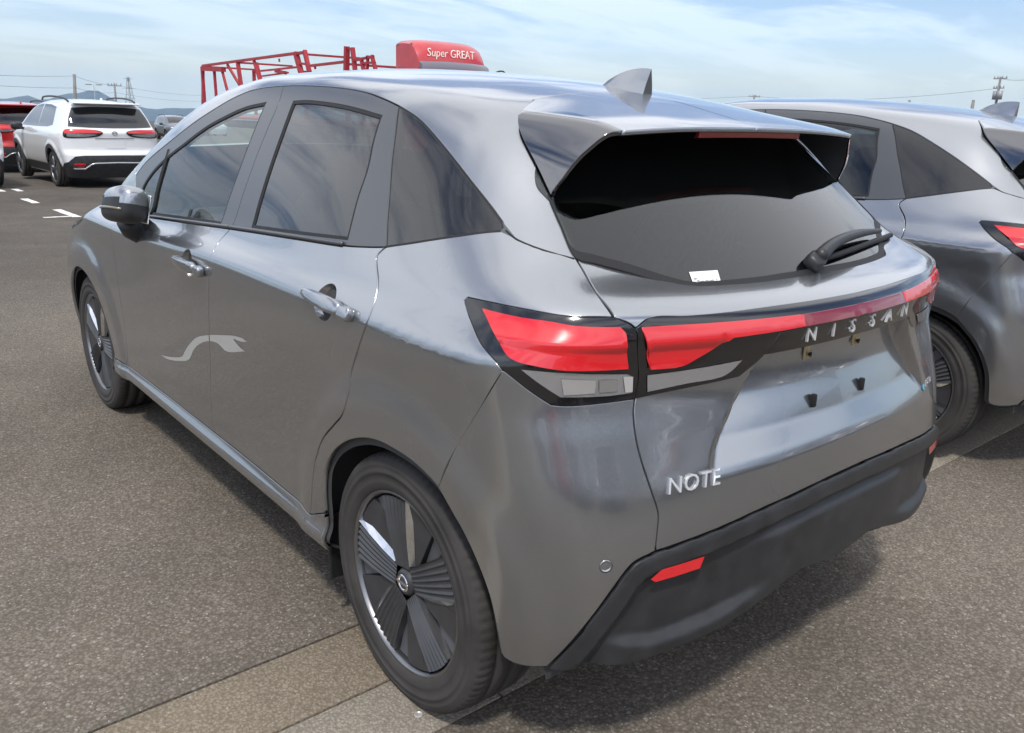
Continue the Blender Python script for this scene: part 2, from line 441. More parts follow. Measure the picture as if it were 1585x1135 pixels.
# primitive shapes as (verts, faces, None)
def box(c, s, bev=0., seg=2, M=None):
    bm = bmesh.new(); bmesh.ops.create_cube(bm, size=1)
    for v in bm.verts: v.co = Vector((v.co.x*s[0], v.co.y*s[1], v.co.z*s[2]))
    if bev > 0: bmesh.ops.bevel(bm, geom=bm.edges[:], offset=bev, segments=seg, affect='EDGES', profile=.5)
    if M is not None: bm.transform(M)
    for v in bm.verts: v.co += Vector(c)
    return from_bm(bm)
def from_bm(bm):
    bm.verts.index_update()
    r = (np.array([tuple(v.co) for v in bm.verts]), [tuple(v.index for v in f.verts) for f in bm.faces], None)
    bm.free(); return r
def tube(pts, rad, n=10, caps=True):
    P = np.asarray(pts, float); R = np.broadcast_to(rad, (len(P),))
    T = np.gradient(P, axis=0); T /= np.maximum(np.linalg.norm(T, axis=1), 1e-9)[:, None]
    V = []; ref = np.array([0, 0, 1.]) if abs(T[0][2]) < .9 else np.array([1., 0, 0])
    a = np.cross(T[0], ref)
    for p, t, r in zip(P, T, R):
        a = a-t*(a@t); a /= np.linalg.norm(a); b = np.cross(t, a)
        th = np.arange(n)*2*np.pi/n
        V.append(p+r*(np.cos(th)[:, None]*a+np.sin(th)[:, None]*b))
    V = np.vstack(V); F = []
    for i in range(len(P)-1):
        for k in range(n): F.append((i*n+k, i*n+(k+1) % n, (i+1)*n+(k+1) % n, (i+1)*n+k))
    if caps: F += [tuple(range(n))[::-1], tuple(range((len(P)-1)*n, len(P)*n))]
    return V, F, None
def beam(a, b, w, h=None):
    # square bar from a to b
    a, b = np.array(a, float), np.array(b, float); h = h or w
    t = (b-a)/np.linalg.norm(b-a); ref = np.array([0, 0, 1.]) if abs(t[2]) < .9 else np.array([1., 0, 0])
    s = np.cross(t, ref); s /= np.linalg.norm(s); u = np.cross(s, t)
    V = [p+s*i*w/2+u*j*h/2 for p in (a, b) for i, j in ((-1, -1), (1, -1), (1, 1), (-1, 1))]
    return np.array(V), [(0, 1, 2, 3), (7, 6, 5, 4), (0, 4, 5, 1), (1, 5, 6, 2), (2, 6, 7, 3), (3, 7, 4, 0)], None
def revolve(prof, n=64, a0=0, a1=2*np.pi, axis='y', radf=None):
    # prof: list of (offset along axis, radius)
    full = abs(a1-a0-2*np.pi) < 1e-6
    m = n if full else n+1; V = []; F = []; k = len(prof)
    for i in range(m):
        a = a0+(a1-a0)*i/n
        for y, r in prof:
            rr = r if radf is None else radf(i, y, r)
            V.append((rr*np.cos(a), y, rr*np.sin(a)))
    for i in range(n):
        j = (i+1) % m
        for q in range(k-1): F.append((i*k+q, j*k+q, j*k+q+1, i*k+q+1))
    return np.array(V), F, None
def prism(poly, d, y0=0.):
    # polygon in (x,z), thickness d along y
    n = len(poly); V = [(x, y0, z) for x, z in poly]+[(x, y0+d, z) for x, z in poly]
    return np.array(V, float), [tuple(range(n)), tuple(range(2*n-1, n-1, -1))]+[(i, i+n, (i+1) % n+n, (i+1) % n) for i in range(n)], None
def superell(c, s, e1=.5, e2=.5, nu=20, nv=28):
    # superellipsoid, sizes are half-extents
    sp = lambda w, e: np.sign(w)*np.abs(w)**e
    V = []; F = []
    for i in range(nu+1):
        u = -np.pi/2+np.pi*i/nu
        for k in range(nv):
            v = 2*np.pi*k/nv
            V.append((c[0]+s[0]*sp(np.cos(u), e1)*sp(np.cos(v), e2), c[1]+s[1]*sp(np.cos(u), e1)*sp(np.sin(v), e2), c[2]+s[2]*sp(np.sin(u), e1)))
    for i in range(nu):
        for k in range(nv): F.append((i*nv+k, i*nv+(k+1) % nv, (i+1)*nv+(k+1) % nv, (i+1)*nv+k))
    return np.array(V), F, None
def text_mesh(body, size, ext=.002, shear=0., sx=1., spacing=1.):
    cu = bpy.data.curves.new('t', 'FONT'); cu.body = body; cu.size = size; cu.extrude = ext; cu.shear = shear
    cu.align_x = 'CENTER'; cu.align_y = 'CENTER'; cu.space_character = spacing; cu.resolution_u = 3
    o = bpy.data.objects.new('t', cu); COL.objects.link(o)
    dg = bpy.context.evaluated_depsgraph_get(); me = o.evaluated_get(dg).to_mesh()
    V = np.array([tuple(v.co) for v in me.vertices]); F = [tuple(p.vertices) for p in me.polygons]
    o.evaluated_get(dg).to_mesh_clear(); bpy.data.objects.remove(o); bpy.data.curves.remove(cu)
    V[:, 0] *= sx
    return V, F, None
def frame(o, ex, ey, ez):
    M = np.eye(4); M[:3, 0] = ex; M[:3, 1] = ey; M[:3, 2] = ez; M[:3, 3] = o; return M
def unit(v): v = np.array(v, float); return v/np.linalg.norm(v)

# ---------------------------------------------------------------- materials
def mat(name, col, rough=.5, metal=0., coat=0., spec=.5, coat_rough=.03, noise=None, bump=None, trans=0., ior=1.45, emit=None):
    m = bpy.data.materials.new(name); m.use_nodes = True; nt = m.node_tree; b = nt.nodes['Principled BSDF']
    b.inputs['Base Color'].default_value = (*col, 1); b.inputs['Roughness'].default_value = rough; b.inputs['Metallic'].default_value = metal
    b.inputs['Coat Weight'].default_value = coat; b.inputs['Coat Roughness'].default_value = coat_rough
    b.inputs['Specular IOR Level'].default_value = spec; b.inputs['IOR'].default_value = ior; b.inputs['Transmission Weight'].default_value = trans
    tc = None
    if noise or bump:
        tc = nt.nodes.new('ShaderNodeTexCoord')
    if noise:
        sc, amt = noise[0], noise[1]
        n = nt.nodes.new('ShaderNodeTexNoise'); n.inputs['Scale'].default_value = sc; n.inputs['Detail'].default_value = 6
        nt.links.new(tc.outputs['Object'], n.inputs['Vector'])
        r = nt.nodes.new('ShaderNodeMapRange'); r.inputs[1].default_value = .3; r.inputs[2].default_value = .7
        r.inputs[3].default_value = 1-amt; r.inputs[4].default_value = 1+amt
        nt.links.new(n.outputs['Fac'], r.inputs[0])
        x = nt.nodes.new('ShaderNodeVectorMath'); x.operation = 'SCALE'; x.inputs[0].default_value = col
        nt.links.new(r.outputs[0], x.inputs['Scale']); nt.links.new(x.outputs[0], b.inputs['Base Color'])
        if len(noise) > 2:
            r2 = nt.nodes.new('ShaderNodeMapRange'); r2.inputs[1].default_value = .3; r2.inputs[2].default_value = .7
            r2.inputs[3].default_value = rough-noise[2]; r2.inputs[4].default_value = rough+noise[2]
            nt.links.new(n.outputs['Fac'], r2.inputs[0]); nt.links.new(r2.outputs[0], b.inputs['Roughness'])
    if bump:
        n = nt.nodes.new('ShaderNodeTexNoise'); n.inputs['Scale'].default_value = bump[0]; n.inputs['Detail'].default_value = 4
        nt.links.new(tc.outputs['Object'], n.inputs['Vector'])
        bp = nt.nodes.new('ShaderNodeBump'); bp.inputs['Strength'].default_value = 1; bp.inputs['Distance'].default_value = bump[1]
        nt.links.new(n.outputs['Fac'], bp.inputs['Height']); nt.links.new(bp.outputs[0], b.inputs['Normal'])
    return m
def glass_mat(name, tint, refl=(1, 1, 1), rough=0., k=1.5):
    # thin pane: tinted see-through plus a mirror-like reflection that grows towards grazing angles
    m = bpy.data.materials.new(name); m.use_nodes = True; nt = m.node_tree; nt.nodes.clear()
    out = nt.nodes.new('ShaderNodeOutputMaterial'); mix = nt.nodes.new('ShaderNodeMixShader')
    tr = nt.nodes.new('ShaderNodeBsdfTransparent'); tr.inputs[0].default_value = (*tint, 1)
    gl = nt.nodes.new('ShaderNodeBsdfGlossy'); gl.inputs['Roughness'].default_value = rough; gl.inputs[0].default_value = (*refl, 1)
    fr = nt.nodes.new('ShaderNodeFresnel'); ge = nt.nodes.new('ShaderNodeNewGeometry')
    mr = nt.nodes.new('ShaderNodeMapRange'); mr.inputs[3].default_value = 1.62; mr.inputs[4].default_value = 1/1.62
    nt.links.new(ge.outputs['Backfacing'], mr.inputs[0]); nt.links.new(mr.outputs[0], fr.inputs['IOR'])
    mu = nt.nodes.new('ShaderNodeMath'); mu.operation = 'MULTIPLY'; mu.inputs[1].default_value = k; mu.use_clamp = True
    nt.links.new(fr.outputs[0], mu.inputs[0]); nt.links.new(mu.outputs[0], mix.inputs[0])
    nt.links.new(tr.outputs[0], mix.inputs[1]); nt.links.new(gl.outputs[0], mix.inputs[2]); nt.links.new(mix.outputs[0], out.inputs[0])
    return m
K = {
 'rail': [[2.1248,0.7136,1.0884],[2.0402,0.6943,1.1466],[1.8041,0.6653,1.2419],[1.6288,0.6389,1.3109],[1.4842,0.6167,1.3602],[1.353,0.5947,1.401],[1.2236,0.5782,1.4265],[1.0285,0.5697,1.4373],[0.8114,0.5717,1.4362],[0.6236,0.5762,1.4281],[0.502,0.5843,1.4174],[0.3933,0.596,1.3999],[0.3261,0.6017,1.3859]],
 'qtop': [[0.3261,0.6017,1.3859],[0.2248,0.6099,1.3567],[0.1169,0.6263,1.3097],[-0.0322,0.65,1.2354],[-0.1132,0.6568,1.1894],[-0.1584,0.6623,1.163]],
 'qtip': [[-0.1584,0.6623,1.163],[-0.1712,0.6681,1.1524],[-0.1702,0.6766,1.1453]],
 'qbot': [[-0.1702,0.6766,1.1453],[-0.0871,0.7158,1.1283],[0.022,0.7448,1.1031],[0.1291,0.7627,1.0789]],
 'seamB_up': [[1.0285,0.5697,1.4373],[0.988,0.6073,1.3895],[0.9852,0.6485,1.3116],[0.9884,0.6907,1.2217],[0.9903,0.7344,1.1196],[0.9923,0.7634,1.044],[1.0001,0.7749,1.0176]],
 'seamB_lo': [[1.0001,0.7749,1.0176],[1.0339,0.7982,0.9767],[1.0219,0.8278,0.9427],[1.0272,0.8396,0.888],[1.0744,0.8322,0.7571],[1.1168,0.8238,0.5767],[1.1456,0.8206,0.3901],[1.1382,0.8272,0.322]],
 'seamR_up': [[0.3261,0.6017,1.3859],[0.2875,0.6356,1.3335],[0.2441,0.6747,1.2597],[0.2044,0.7057,1.1976],[0.1664,0.7364,1.1327],[0.1291,0.7627,1.0789]],
 'seamR_lo': [[0.1291,0.7627,1.0789],[0.138,0.7668,1.0714],[0.1493,0.7754,1.0551],[0.0978,0.8043,0.9971],[0.0793,0.8413,0.931],[0.1167,0.8446,0.8622],[0.1589,0.841,0.7931],[0.1641,0.8474,0.738],[0.1905,0.8503,0.682],[0.2425,0.8478,0.6359],[0.308,0.8442,0.5785],[0.358,0.8407,0.5064],[0.3829,0.8385,0.4421],[0.4155,0.8351,0.322]],
 'sill': [[2.1029,0.834,0.322],[1.7263,0.8275,0.322],[1.1382,0.8272,0.322],[0.7711,0.8267,0.322],[0.4155,0.8351,0.322]],
 'sillbot': [[2.3717,0.7627,0.1444],[1.9951,0.7068,0.1063],[1.0581,0.8355,0.2849],[0.6606,0.8365,0.2862],[0.3114,0.8446,0.2908]],
 'belt': [[1.9556,0.7753,0.9547],[1.8509,0.7752,0.961],[1.3673,0.7776,0.9933],[1.0001,0.7749,1.0176],[0.85,0.7754,1.0272],[0.544,0.7783,1.0462],[0.2941,0.774,1.0603],[0.1977,0.7685,1.07],[0.1291,0.7627,1.0789]],
 'rglass': [[0.8935,0.6061,1.3932],[0.7969,0.6053,1.3958],[0.6189,0.611,1.3882],[0.4973,0.618,1.3781],[0.3671,0.6238,1.3629],[0.3498,0.6584,1.3021],[0.3236,0.6921,1.236],[0.3151,0.7268,1.1645],[0.2945,0.7683,1.073],[0.5573,0.7739,1.0554],[0.8553,0.771,1.0365],[0.864,0.7378,1.1193],[0.8723,0.6979,1.2111],[0.8805,0.6514,1.309]],
 'fglass': [[1.077,0.6068,1.3887],[1.2245,0.6149,1.3715],[1.3631,0.6296,1.3397],[1.4931,0.6459,1.3025],[1.6506,0.671,1.2404],[1.8133,0.6936,1.1746],[1.9293,0.7145,1.1099],[1.9812,0.7354,1.0474],[1.9594,0.7645,0.9687],[1.8732,0.7676,0.9704],[1.3782,0.7731,1.0015],[1.0876,0.7722,1.0189],[1.077,0.7154,1.1612],[1.0744,0.6487,1.3088]],
 'arch': [[0.3327,0.8351,0.3589],[0.3297,0.8385,0.4217],[0.3119,0.8413,0.4921],[0.2645,0.8445,0.555],[0.1908,0.8483,0.6099],[0.1039,0.8513,0.6497],[0.0268,0.8524,0.6682],[-0.0432,0.8521,0.6713],[-0.1072,0.8505,0.6668],[-0.1665,0.8478,0.6522],[-0.1991,0.8457,0.6386],[-0.2384,0.8419,0.6026],[-0.2803,0.8365,0.5619],[-0.3183,0.829,0.5075],[-0.345,0.8199,0.4473],[-0.3563,0.8124,0.3922],[-0.361,0.7993,0.3169]],
 'bumpbot': [[-0.361,0.7993,0.3169],[-0.3669,0.7963,0.309],[-0.3991,0.7857,0.3066],[-0.4568,0.7575,0.3238]],
 'bseam': [[-0.3465,0.8043,0.9181],[-0.2969,0.8227,0.8272],[-0.2371,0.8349,0.7271],[-0.1991,0.8457,0.6386]],
 'lamp_top': [[-0.1914,0.7806,1.0189],[-0.1967,0.7765,1.0247],[-0.2441,0.7697,1.0253],[-0.323,0.7527,1.0253],[-0.3908,0.7247,1.0227],[-0.4237,0.7,1.0208],[-0.4641,0.6409,1.0213]],
 'lamp_seam': [[-0.4641,0.6409,1.0213],[-0.4881,0.6085,1.0003],[-0.4928,0.604,0.9622],[-0.4911,0.5931,0.9095],[-0.4925,0.5988,0.8634]],
 'lamp_bot': [[-0.4925,0.5988,0.8634],[-0.4717,0.655,0.8609],[-0.4376,0.7249,0.8584],[-0.4206,0.7478,0.8603],[-0.3899,0.7762,0.8851],[-0.358,0.7983,0.9105],[-0.3465,0.8043,0.9181],[-0.3309,0.8088,0.9313],[-0.284,0.8092,0.9565],[-0.2198,0.7904,0.9946],[-0.1914,0.7806,1.0189]],
 'lamp_red': [[-0.2478,0.7773,1.0116],[-0.3329,0.7601,1.0101],[-0.3942,0.7325,1.0098],[-0.43,0.705,1.0061],[-0.4751,0.6362,1.0046],[-0.4817,0.6275,0.9932],[-0.4821,0.6179,0.9259],[-0.4328,0.7245,0.9276],[-0.4019,0.7622,0.9324],[-0.3569,0.7933,0.9413],[-0.3063,0.7906,0.9741]],
 'lamp_clear': [[-0.3763,0.7851,0.9237],[-0.4024,0.7626,0.9233],[-0.4282,0.7315,0.9214],[-0.4821,0.6175,0.9128],[-0.486,0.6071,0.9081],[-0.4883,0.6062,0.8753],[-0.4701,0.6545,0.8731],[-0.429,0.7342,0.875],[-0.4036,0.7625,0.8993]],
 'tseam': [[0.041,0.4144,1.4084],[-0.0037,0.4771,1.3821],[-0.0299,0.5117,1.3576],[-0.0552,0.5321,1.3339],[-0.0884,0.5431,1.3066],[-0.1383,0.552,1.2622],[-0.1927,0.5627,1.2107],[-0.2425,0.5771,1.1653],[-0.3048,0.5945,1.1103],[-0.3397,0.6014,1.0847],[-0.4039,0.6257,1.0532],[-0.4641,0.6409,1.0213]],
 'tseam_lo': [[-0.4925,0.5988,0.8634],[-0.4964,0.6043,0.8358],[-0.5101,0.6061,0.7869],[-0.5243,0.6007,0.7428],[-0.5423,0.5903,0.6916],[-0.5561,0.5793,0.6444],[-0.5606,0.5831,0.6099],[-0.564,0.5884,0.5689]],
 'tbot': [[-0.564,0.5884,0.5689],[-0.5954,0.454,0.584],[-0.6167,0.2854,0.6016],[-0.6262,0.0725,0.6122]],
 'trim': [[-0.564,0.5884,0.5689],[-0.5502,0.6343,0.5529],[-0.5413,0.6628,0.5207],[-0.5218,0.7014,0.455],[-0.4862,0.7402,0.3733],[-0.4568,0.7575,0.3238]],
 'lip_bot': [[-0.4982,0.7162,0.3334],[-0.5432,0.6302,0.3318],[-0.5838,0.4987,0.3451],[-0.6075,0.3849,0.3608],[-0.6216,0.29,0.38],[-0.632,0.1546,0.4114],[-0.6351,-0.0065,0.4079]],
 'lip_top': [[-0.5181,0.6997,0.3745],[-0.561,0.603,0.3764],[-0.5979,0.4669,0.3961],[-0.6204,0.3055,0.3837]],
 'win_bot': [[-0.2026,0.5713,1.204],[-0.2495,0.5834,1.1625],[-0.3101,0.5969,1.1093],[-0.3334,0.5648,1.0985],[-0.3721,0.5056,1.0807],[-0.4287,0.4219,1.0515],[-0.4479,0.3794,1.0433],[-0.4759,0.2222,1.0413],[-0.4865,0.0629,1.0427]],
 'tl_top': [[-0.4881,0.6085,1.0003],[-0.4929,0.5734,1.0184],[-0.5164,0.5,1.0165],[-0.541,0.4026,1.0161],[-0.5694,0.1899,1.0163],[-0.5794,-0.006,1.0149]],
 'tl_bot': [[-0.4925,0.5988,0.8634],[-0.4998,0.5767,0.8663],[-0.5249,0.4974,0.8738],[-0.5574,0.367,0.8836],[-0.5694,0.3088,0.9207],[-0.5819,0.2789,0.9678],[-0.5985,0.1037,0.977],[-0.6001,-0.0673,0.9814]],
 'garn': [[-0.5816,0.2779,0.9649],[-0.57,0.3066,0.9232],[-0.5858,0.1734,0.9241],[-0.5939,-0.0039,0.9268]],
 'tl_red': [[-0.4922,0.597,1.002],[-0.5186,0.5215,1.001],[-0.5528,0.4076,0.9991],[-0.5868,0.213,0.9952],[-0.5904,0.2144,0.9756],[-0.5571,0.4091,0.9731],[-0.5239,0.4991,0.9274],[-0.5147,0.5256,0.9218],[-0.4978,0.5747,0.9221]],
 'tl_clear': [[-0.4967,0.5775,0.9082],[-0.524,0.4971,0.9115],[-0.5587,0.3664,0.9193],[-0.5493,0.4059,0.8915],[-0.5251,0.4947,0.8839],[-0.4989,0.5763,0.8751]],
 'refl': [[-0.5632,0.604,0.5185],[-0.5695,0.5808,0.5344],[-0.5938,0.4827,0.5405],[-0.5931,0.4928,0.5176],[-0.5667,0.5939,0.5109]],
 'sensor': [[-0.5277,0.6871,0.5534]],
 'handleR': [[0.2714,0.8414,0.9313]],
 'handleF': [[1.1971,0.8392,0.886]],
 'note': [[-0.5546,0.5615,0.6775],[-0.5828,0.4296,0.6949]],
 'epower': [[-0.5824,-0.4262,0.6996]],
 'plate': [[-0.585,0.1558,0.9049],[-0.5949,0.1308,0.805]],
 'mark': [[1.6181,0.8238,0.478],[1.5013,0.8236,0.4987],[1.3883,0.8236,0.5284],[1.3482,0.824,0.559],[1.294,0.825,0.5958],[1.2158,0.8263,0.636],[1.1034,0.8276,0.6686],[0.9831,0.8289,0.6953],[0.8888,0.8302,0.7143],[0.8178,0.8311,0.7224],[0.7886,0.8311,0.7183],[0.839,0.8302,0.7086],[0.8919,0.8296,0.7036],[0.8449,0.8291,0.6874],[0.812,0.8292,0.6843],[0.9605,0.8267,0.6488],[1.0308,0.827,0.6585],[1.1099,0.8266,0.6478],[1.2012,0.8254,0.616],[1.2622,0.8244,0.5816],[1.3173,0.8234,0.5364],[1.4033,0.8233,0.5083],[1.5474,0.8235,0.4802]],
 'amber': [[-0.4273,0.7332,0.9103],[-0.4587,0.6756,0.9057],[-0.4594,0.6776,0.881],[-0.4319,0.7291,0.8795]],
 'amber_top': [[-0.4257,0.7352,0.914],[-0.4376,0.717,0.9132],[-0.4377,0.7169,0.9095],[-0.4266,0.7342,0.9103]],
 'bulb2': [[-0.4613,0.6697,0.9053],[-0.4757,0.6344,0.904],[-0.4763,0.6364,0.8816],[-0.4629,0.6693,0.8817]],
 'bulb3': [[-0.4793,0.6248,0.9095],[-0.4865,0.6058,0.908],[-0.488,0.6062,0.8778],[-0.4828,0.6202,0.8778]],
 'cjoint': [[-0.1796,0.6696,1.1476],[-0.2137,0.6687,1.1337],[-0.2672,0.6463,1.1186],[-0.3114,0.6012,1.1034]],
 'divider': [[1.7984,0.6791,1.2106],[1.7788,0.7705,0.9734]],
 'letter_y': [0.18,0.102,0.028,-0.06,-0.145,-0.235],
 'dots': [[-0.6247,0.2834,0.5073],[-0.6294,-0.2171,0.5186]],
 'wiper': [[-0.4648,-0.0107,1.0613],[-0.4417,-0.0981,1.0781],[-0.415,-0.2462,1.0887],[-0.3787,-0.4518,1.0868]],
 'blade': [[-0.4632,-0.0295,1.0625],[-0.4497,-0.1598,1.0681],[-0.418,-0.3409,1.074],[-0.3639,-0.5629,1.0739]],
 'sticker': [[-0.4151,0.3723,1.0714],[-0.4296,0.2965,1.0707],[-0.4502,0.3099,1.052],[-0.438,0.3834,1.0507]],
 'mirror_c': [1.66,0.885,1.025],
}
FRAME = [((36.099,2.963),(27.329,3.184),0.1),((36.047,2.844),(33.843,2.766),0.2),((36.084,2.963),(36.416,1.265),0.11),((34.852,2.784),(34.81,1.625),0.1),((33.988,2.718),(33.522,1.835),0.09),((33.407,2.943),(32.286,2.155),0.09),((32.358,3.036),(32.134,2.106),0.13),((30.801,3.037),(30.361,2.332),0.1),((30.515,2.96),(30.186,2.33),0.06),((30.203,2.654),(27.271,2.727),0.07),((30.111,2.468),(27.902,2.56),0.06),((28.909,2.632),(28.112,2.553),0.12),((27.241,3.213),(26.865,2.512),0.16),((26.556,3.256),(26.253,2.545),0.13),((27.179,3.179),(26.489,3.199),0.1),((27.009,2.856),(26.329,2.798),0.08),((26.141,2.752),(23.724,2.824),0.09),((23.618,3.28),(23.699,2.505),0.15),((23.271,3.229),(23.121,2.496),0.12),((23.662,3.224),(23.253,3.19),0.06),((23.228,2.845),(22.005,2.934),0.08),((22.744,2.889),(22.6,2.525),0.1),((22.33,2.972),(22.405,2.484),0.08),((22.099,2.965),(21.866,2.513),0.1),((22.709,2.756),(21.934,2.756),0.07),((28.592,3.047),(28.577,2.936),0.05),((25.855,2.788),(25.819,2.642),0.06)]
POINTS = {'pole1':[86.11,-18.9,3.68],'pole2':[114.24,-29.98,3.58],'lamp':[192.38,-47.39,4.64],'pylon':[498.11,-142.47,14.54],'pr1':[84.42,-121.21,5.65],'pr2':[42.33,-109.96,7.42],'pr3':[64.17,-133.11,5.38],'pr4':[52.27,-127.51,5.28],'wa':[67.54,-9.84,2.87],'wb':[67.55,-9.76,2.19],'wc':[148.67,-53.47,2.86],'wd':[148.7,-53.41,1.9],'wr':[38.3,-106.15,6.84],'wl':[163.45,-128.22,5.23]}
RIDGE = [(0.03,-0.01889),(-0.0143,-0.00955),(-0.06,-0.01154),(-0.1003,-0.00391),(-0.1364,-0.00449),(-0.1638,6e-05),(-0.1862,0.00239),(-0.1983,-0.00059),(-0.2118,0.00299),(-0.2266,0.00603),(-0.2466,0.0112),(-0.2593,0.0066),(-0.2738,-0.00125),(-0.2982,-0.00568),(-0.3184,-0.00572),(-0.3431,-0.00365),(-0.3626,-0.00573),(-0.3958,-0.00813),(-0.4439,-0.00396),(-0.4928,-0.01226),(-0.6237,-0.01847)]
# ---------------------------------------------------------------- the hatchback
def lift_pts(pts, D, Fn=None):
    ch = Chart(D); P = np.array(pts, float); t = P@ch.D
    return ch.lift(ch.to2(P), Fn or F_body, t.min()-.6, t.max()+.6)
def crv(name, rev=False, i0=None, i1=None, ds=.012):
    p = np.array(K[name], float)[i0:i1]
    r = cr(p, ds)
    return r[::-1] if rev else r
def cat(*cs):
    out = [np.asarray(cs[0])]
    for c in cs[1:]: out.append(np.asarray(c)[1:])
    return np.vstack(out)
def mid(p):      # the same point on the car's centre plane
    q = np.array(p, float).copy(); q[1] = 0; return q
def to_mid(c, x0=None, z0=None):
    # cut a left-half curve at y = .02 and run it square onto the centre plane
    c = np.asarray(c); k = c[:, 1] > .02
    c = c[k]; e = c[-1].copy(); e[1] = 0
    if x0 is not None: e[0] = x0
    if z0 is not None: e[2] = z0
    return np.vstack([c, e])

def F_gate(P):
    return F_body(P)
def recess(P, V2=None, ch=None):
    y = np.abs(P[:, 1]); z = P[:, 2]
    w = np.interp(z, [.66, .75, .92], [.47, .43, .30])
    return -np.interp(z, [.69, .71, .76, .84, .93], [0, .004, .020, .036, .046])*sstep(.010, -.010, y-w)*sstep(.94, .925, z-.02)

def F_win(P):
    # the rear screen: nearly flat, raked, slightly bowed in plan
    y, z = P[:, 1], P[:, 2]
    return -.203+1.22*(z-1.204)+.27*(y*y-.325)-P[:, 0]

def F_spoiler(P):
    x, y, z = P[:, 0], np.abs(P[:, 1]), P[:, 2]
    ys = np.sqrt(y*y+1e-6)
    zk = [1.10, 1.21, 1.263, 1.307, 1.334, 1.358, 1.41]
    yk = _nat(zk, [.575, .566, .556, .551, .545, .538, .523], z); xk = _nat(zk, [-.30, -.196, -.143, -.096, -.067, -.043, .02], z)
    sl = _nat([1.15, 1.21, 1.27, 1.325, 1.353, 1.42], [.02, .05, .12, .27, .31, .34], z)
    a = ys-yk-sl*(x-xk)
    c = z-S_top(x, ys)-.012*sstep(.02, -.25, x)*(ys/.44)**2-.004*sstep(-.1, -.28, x)
    return smax(a, c, .03)

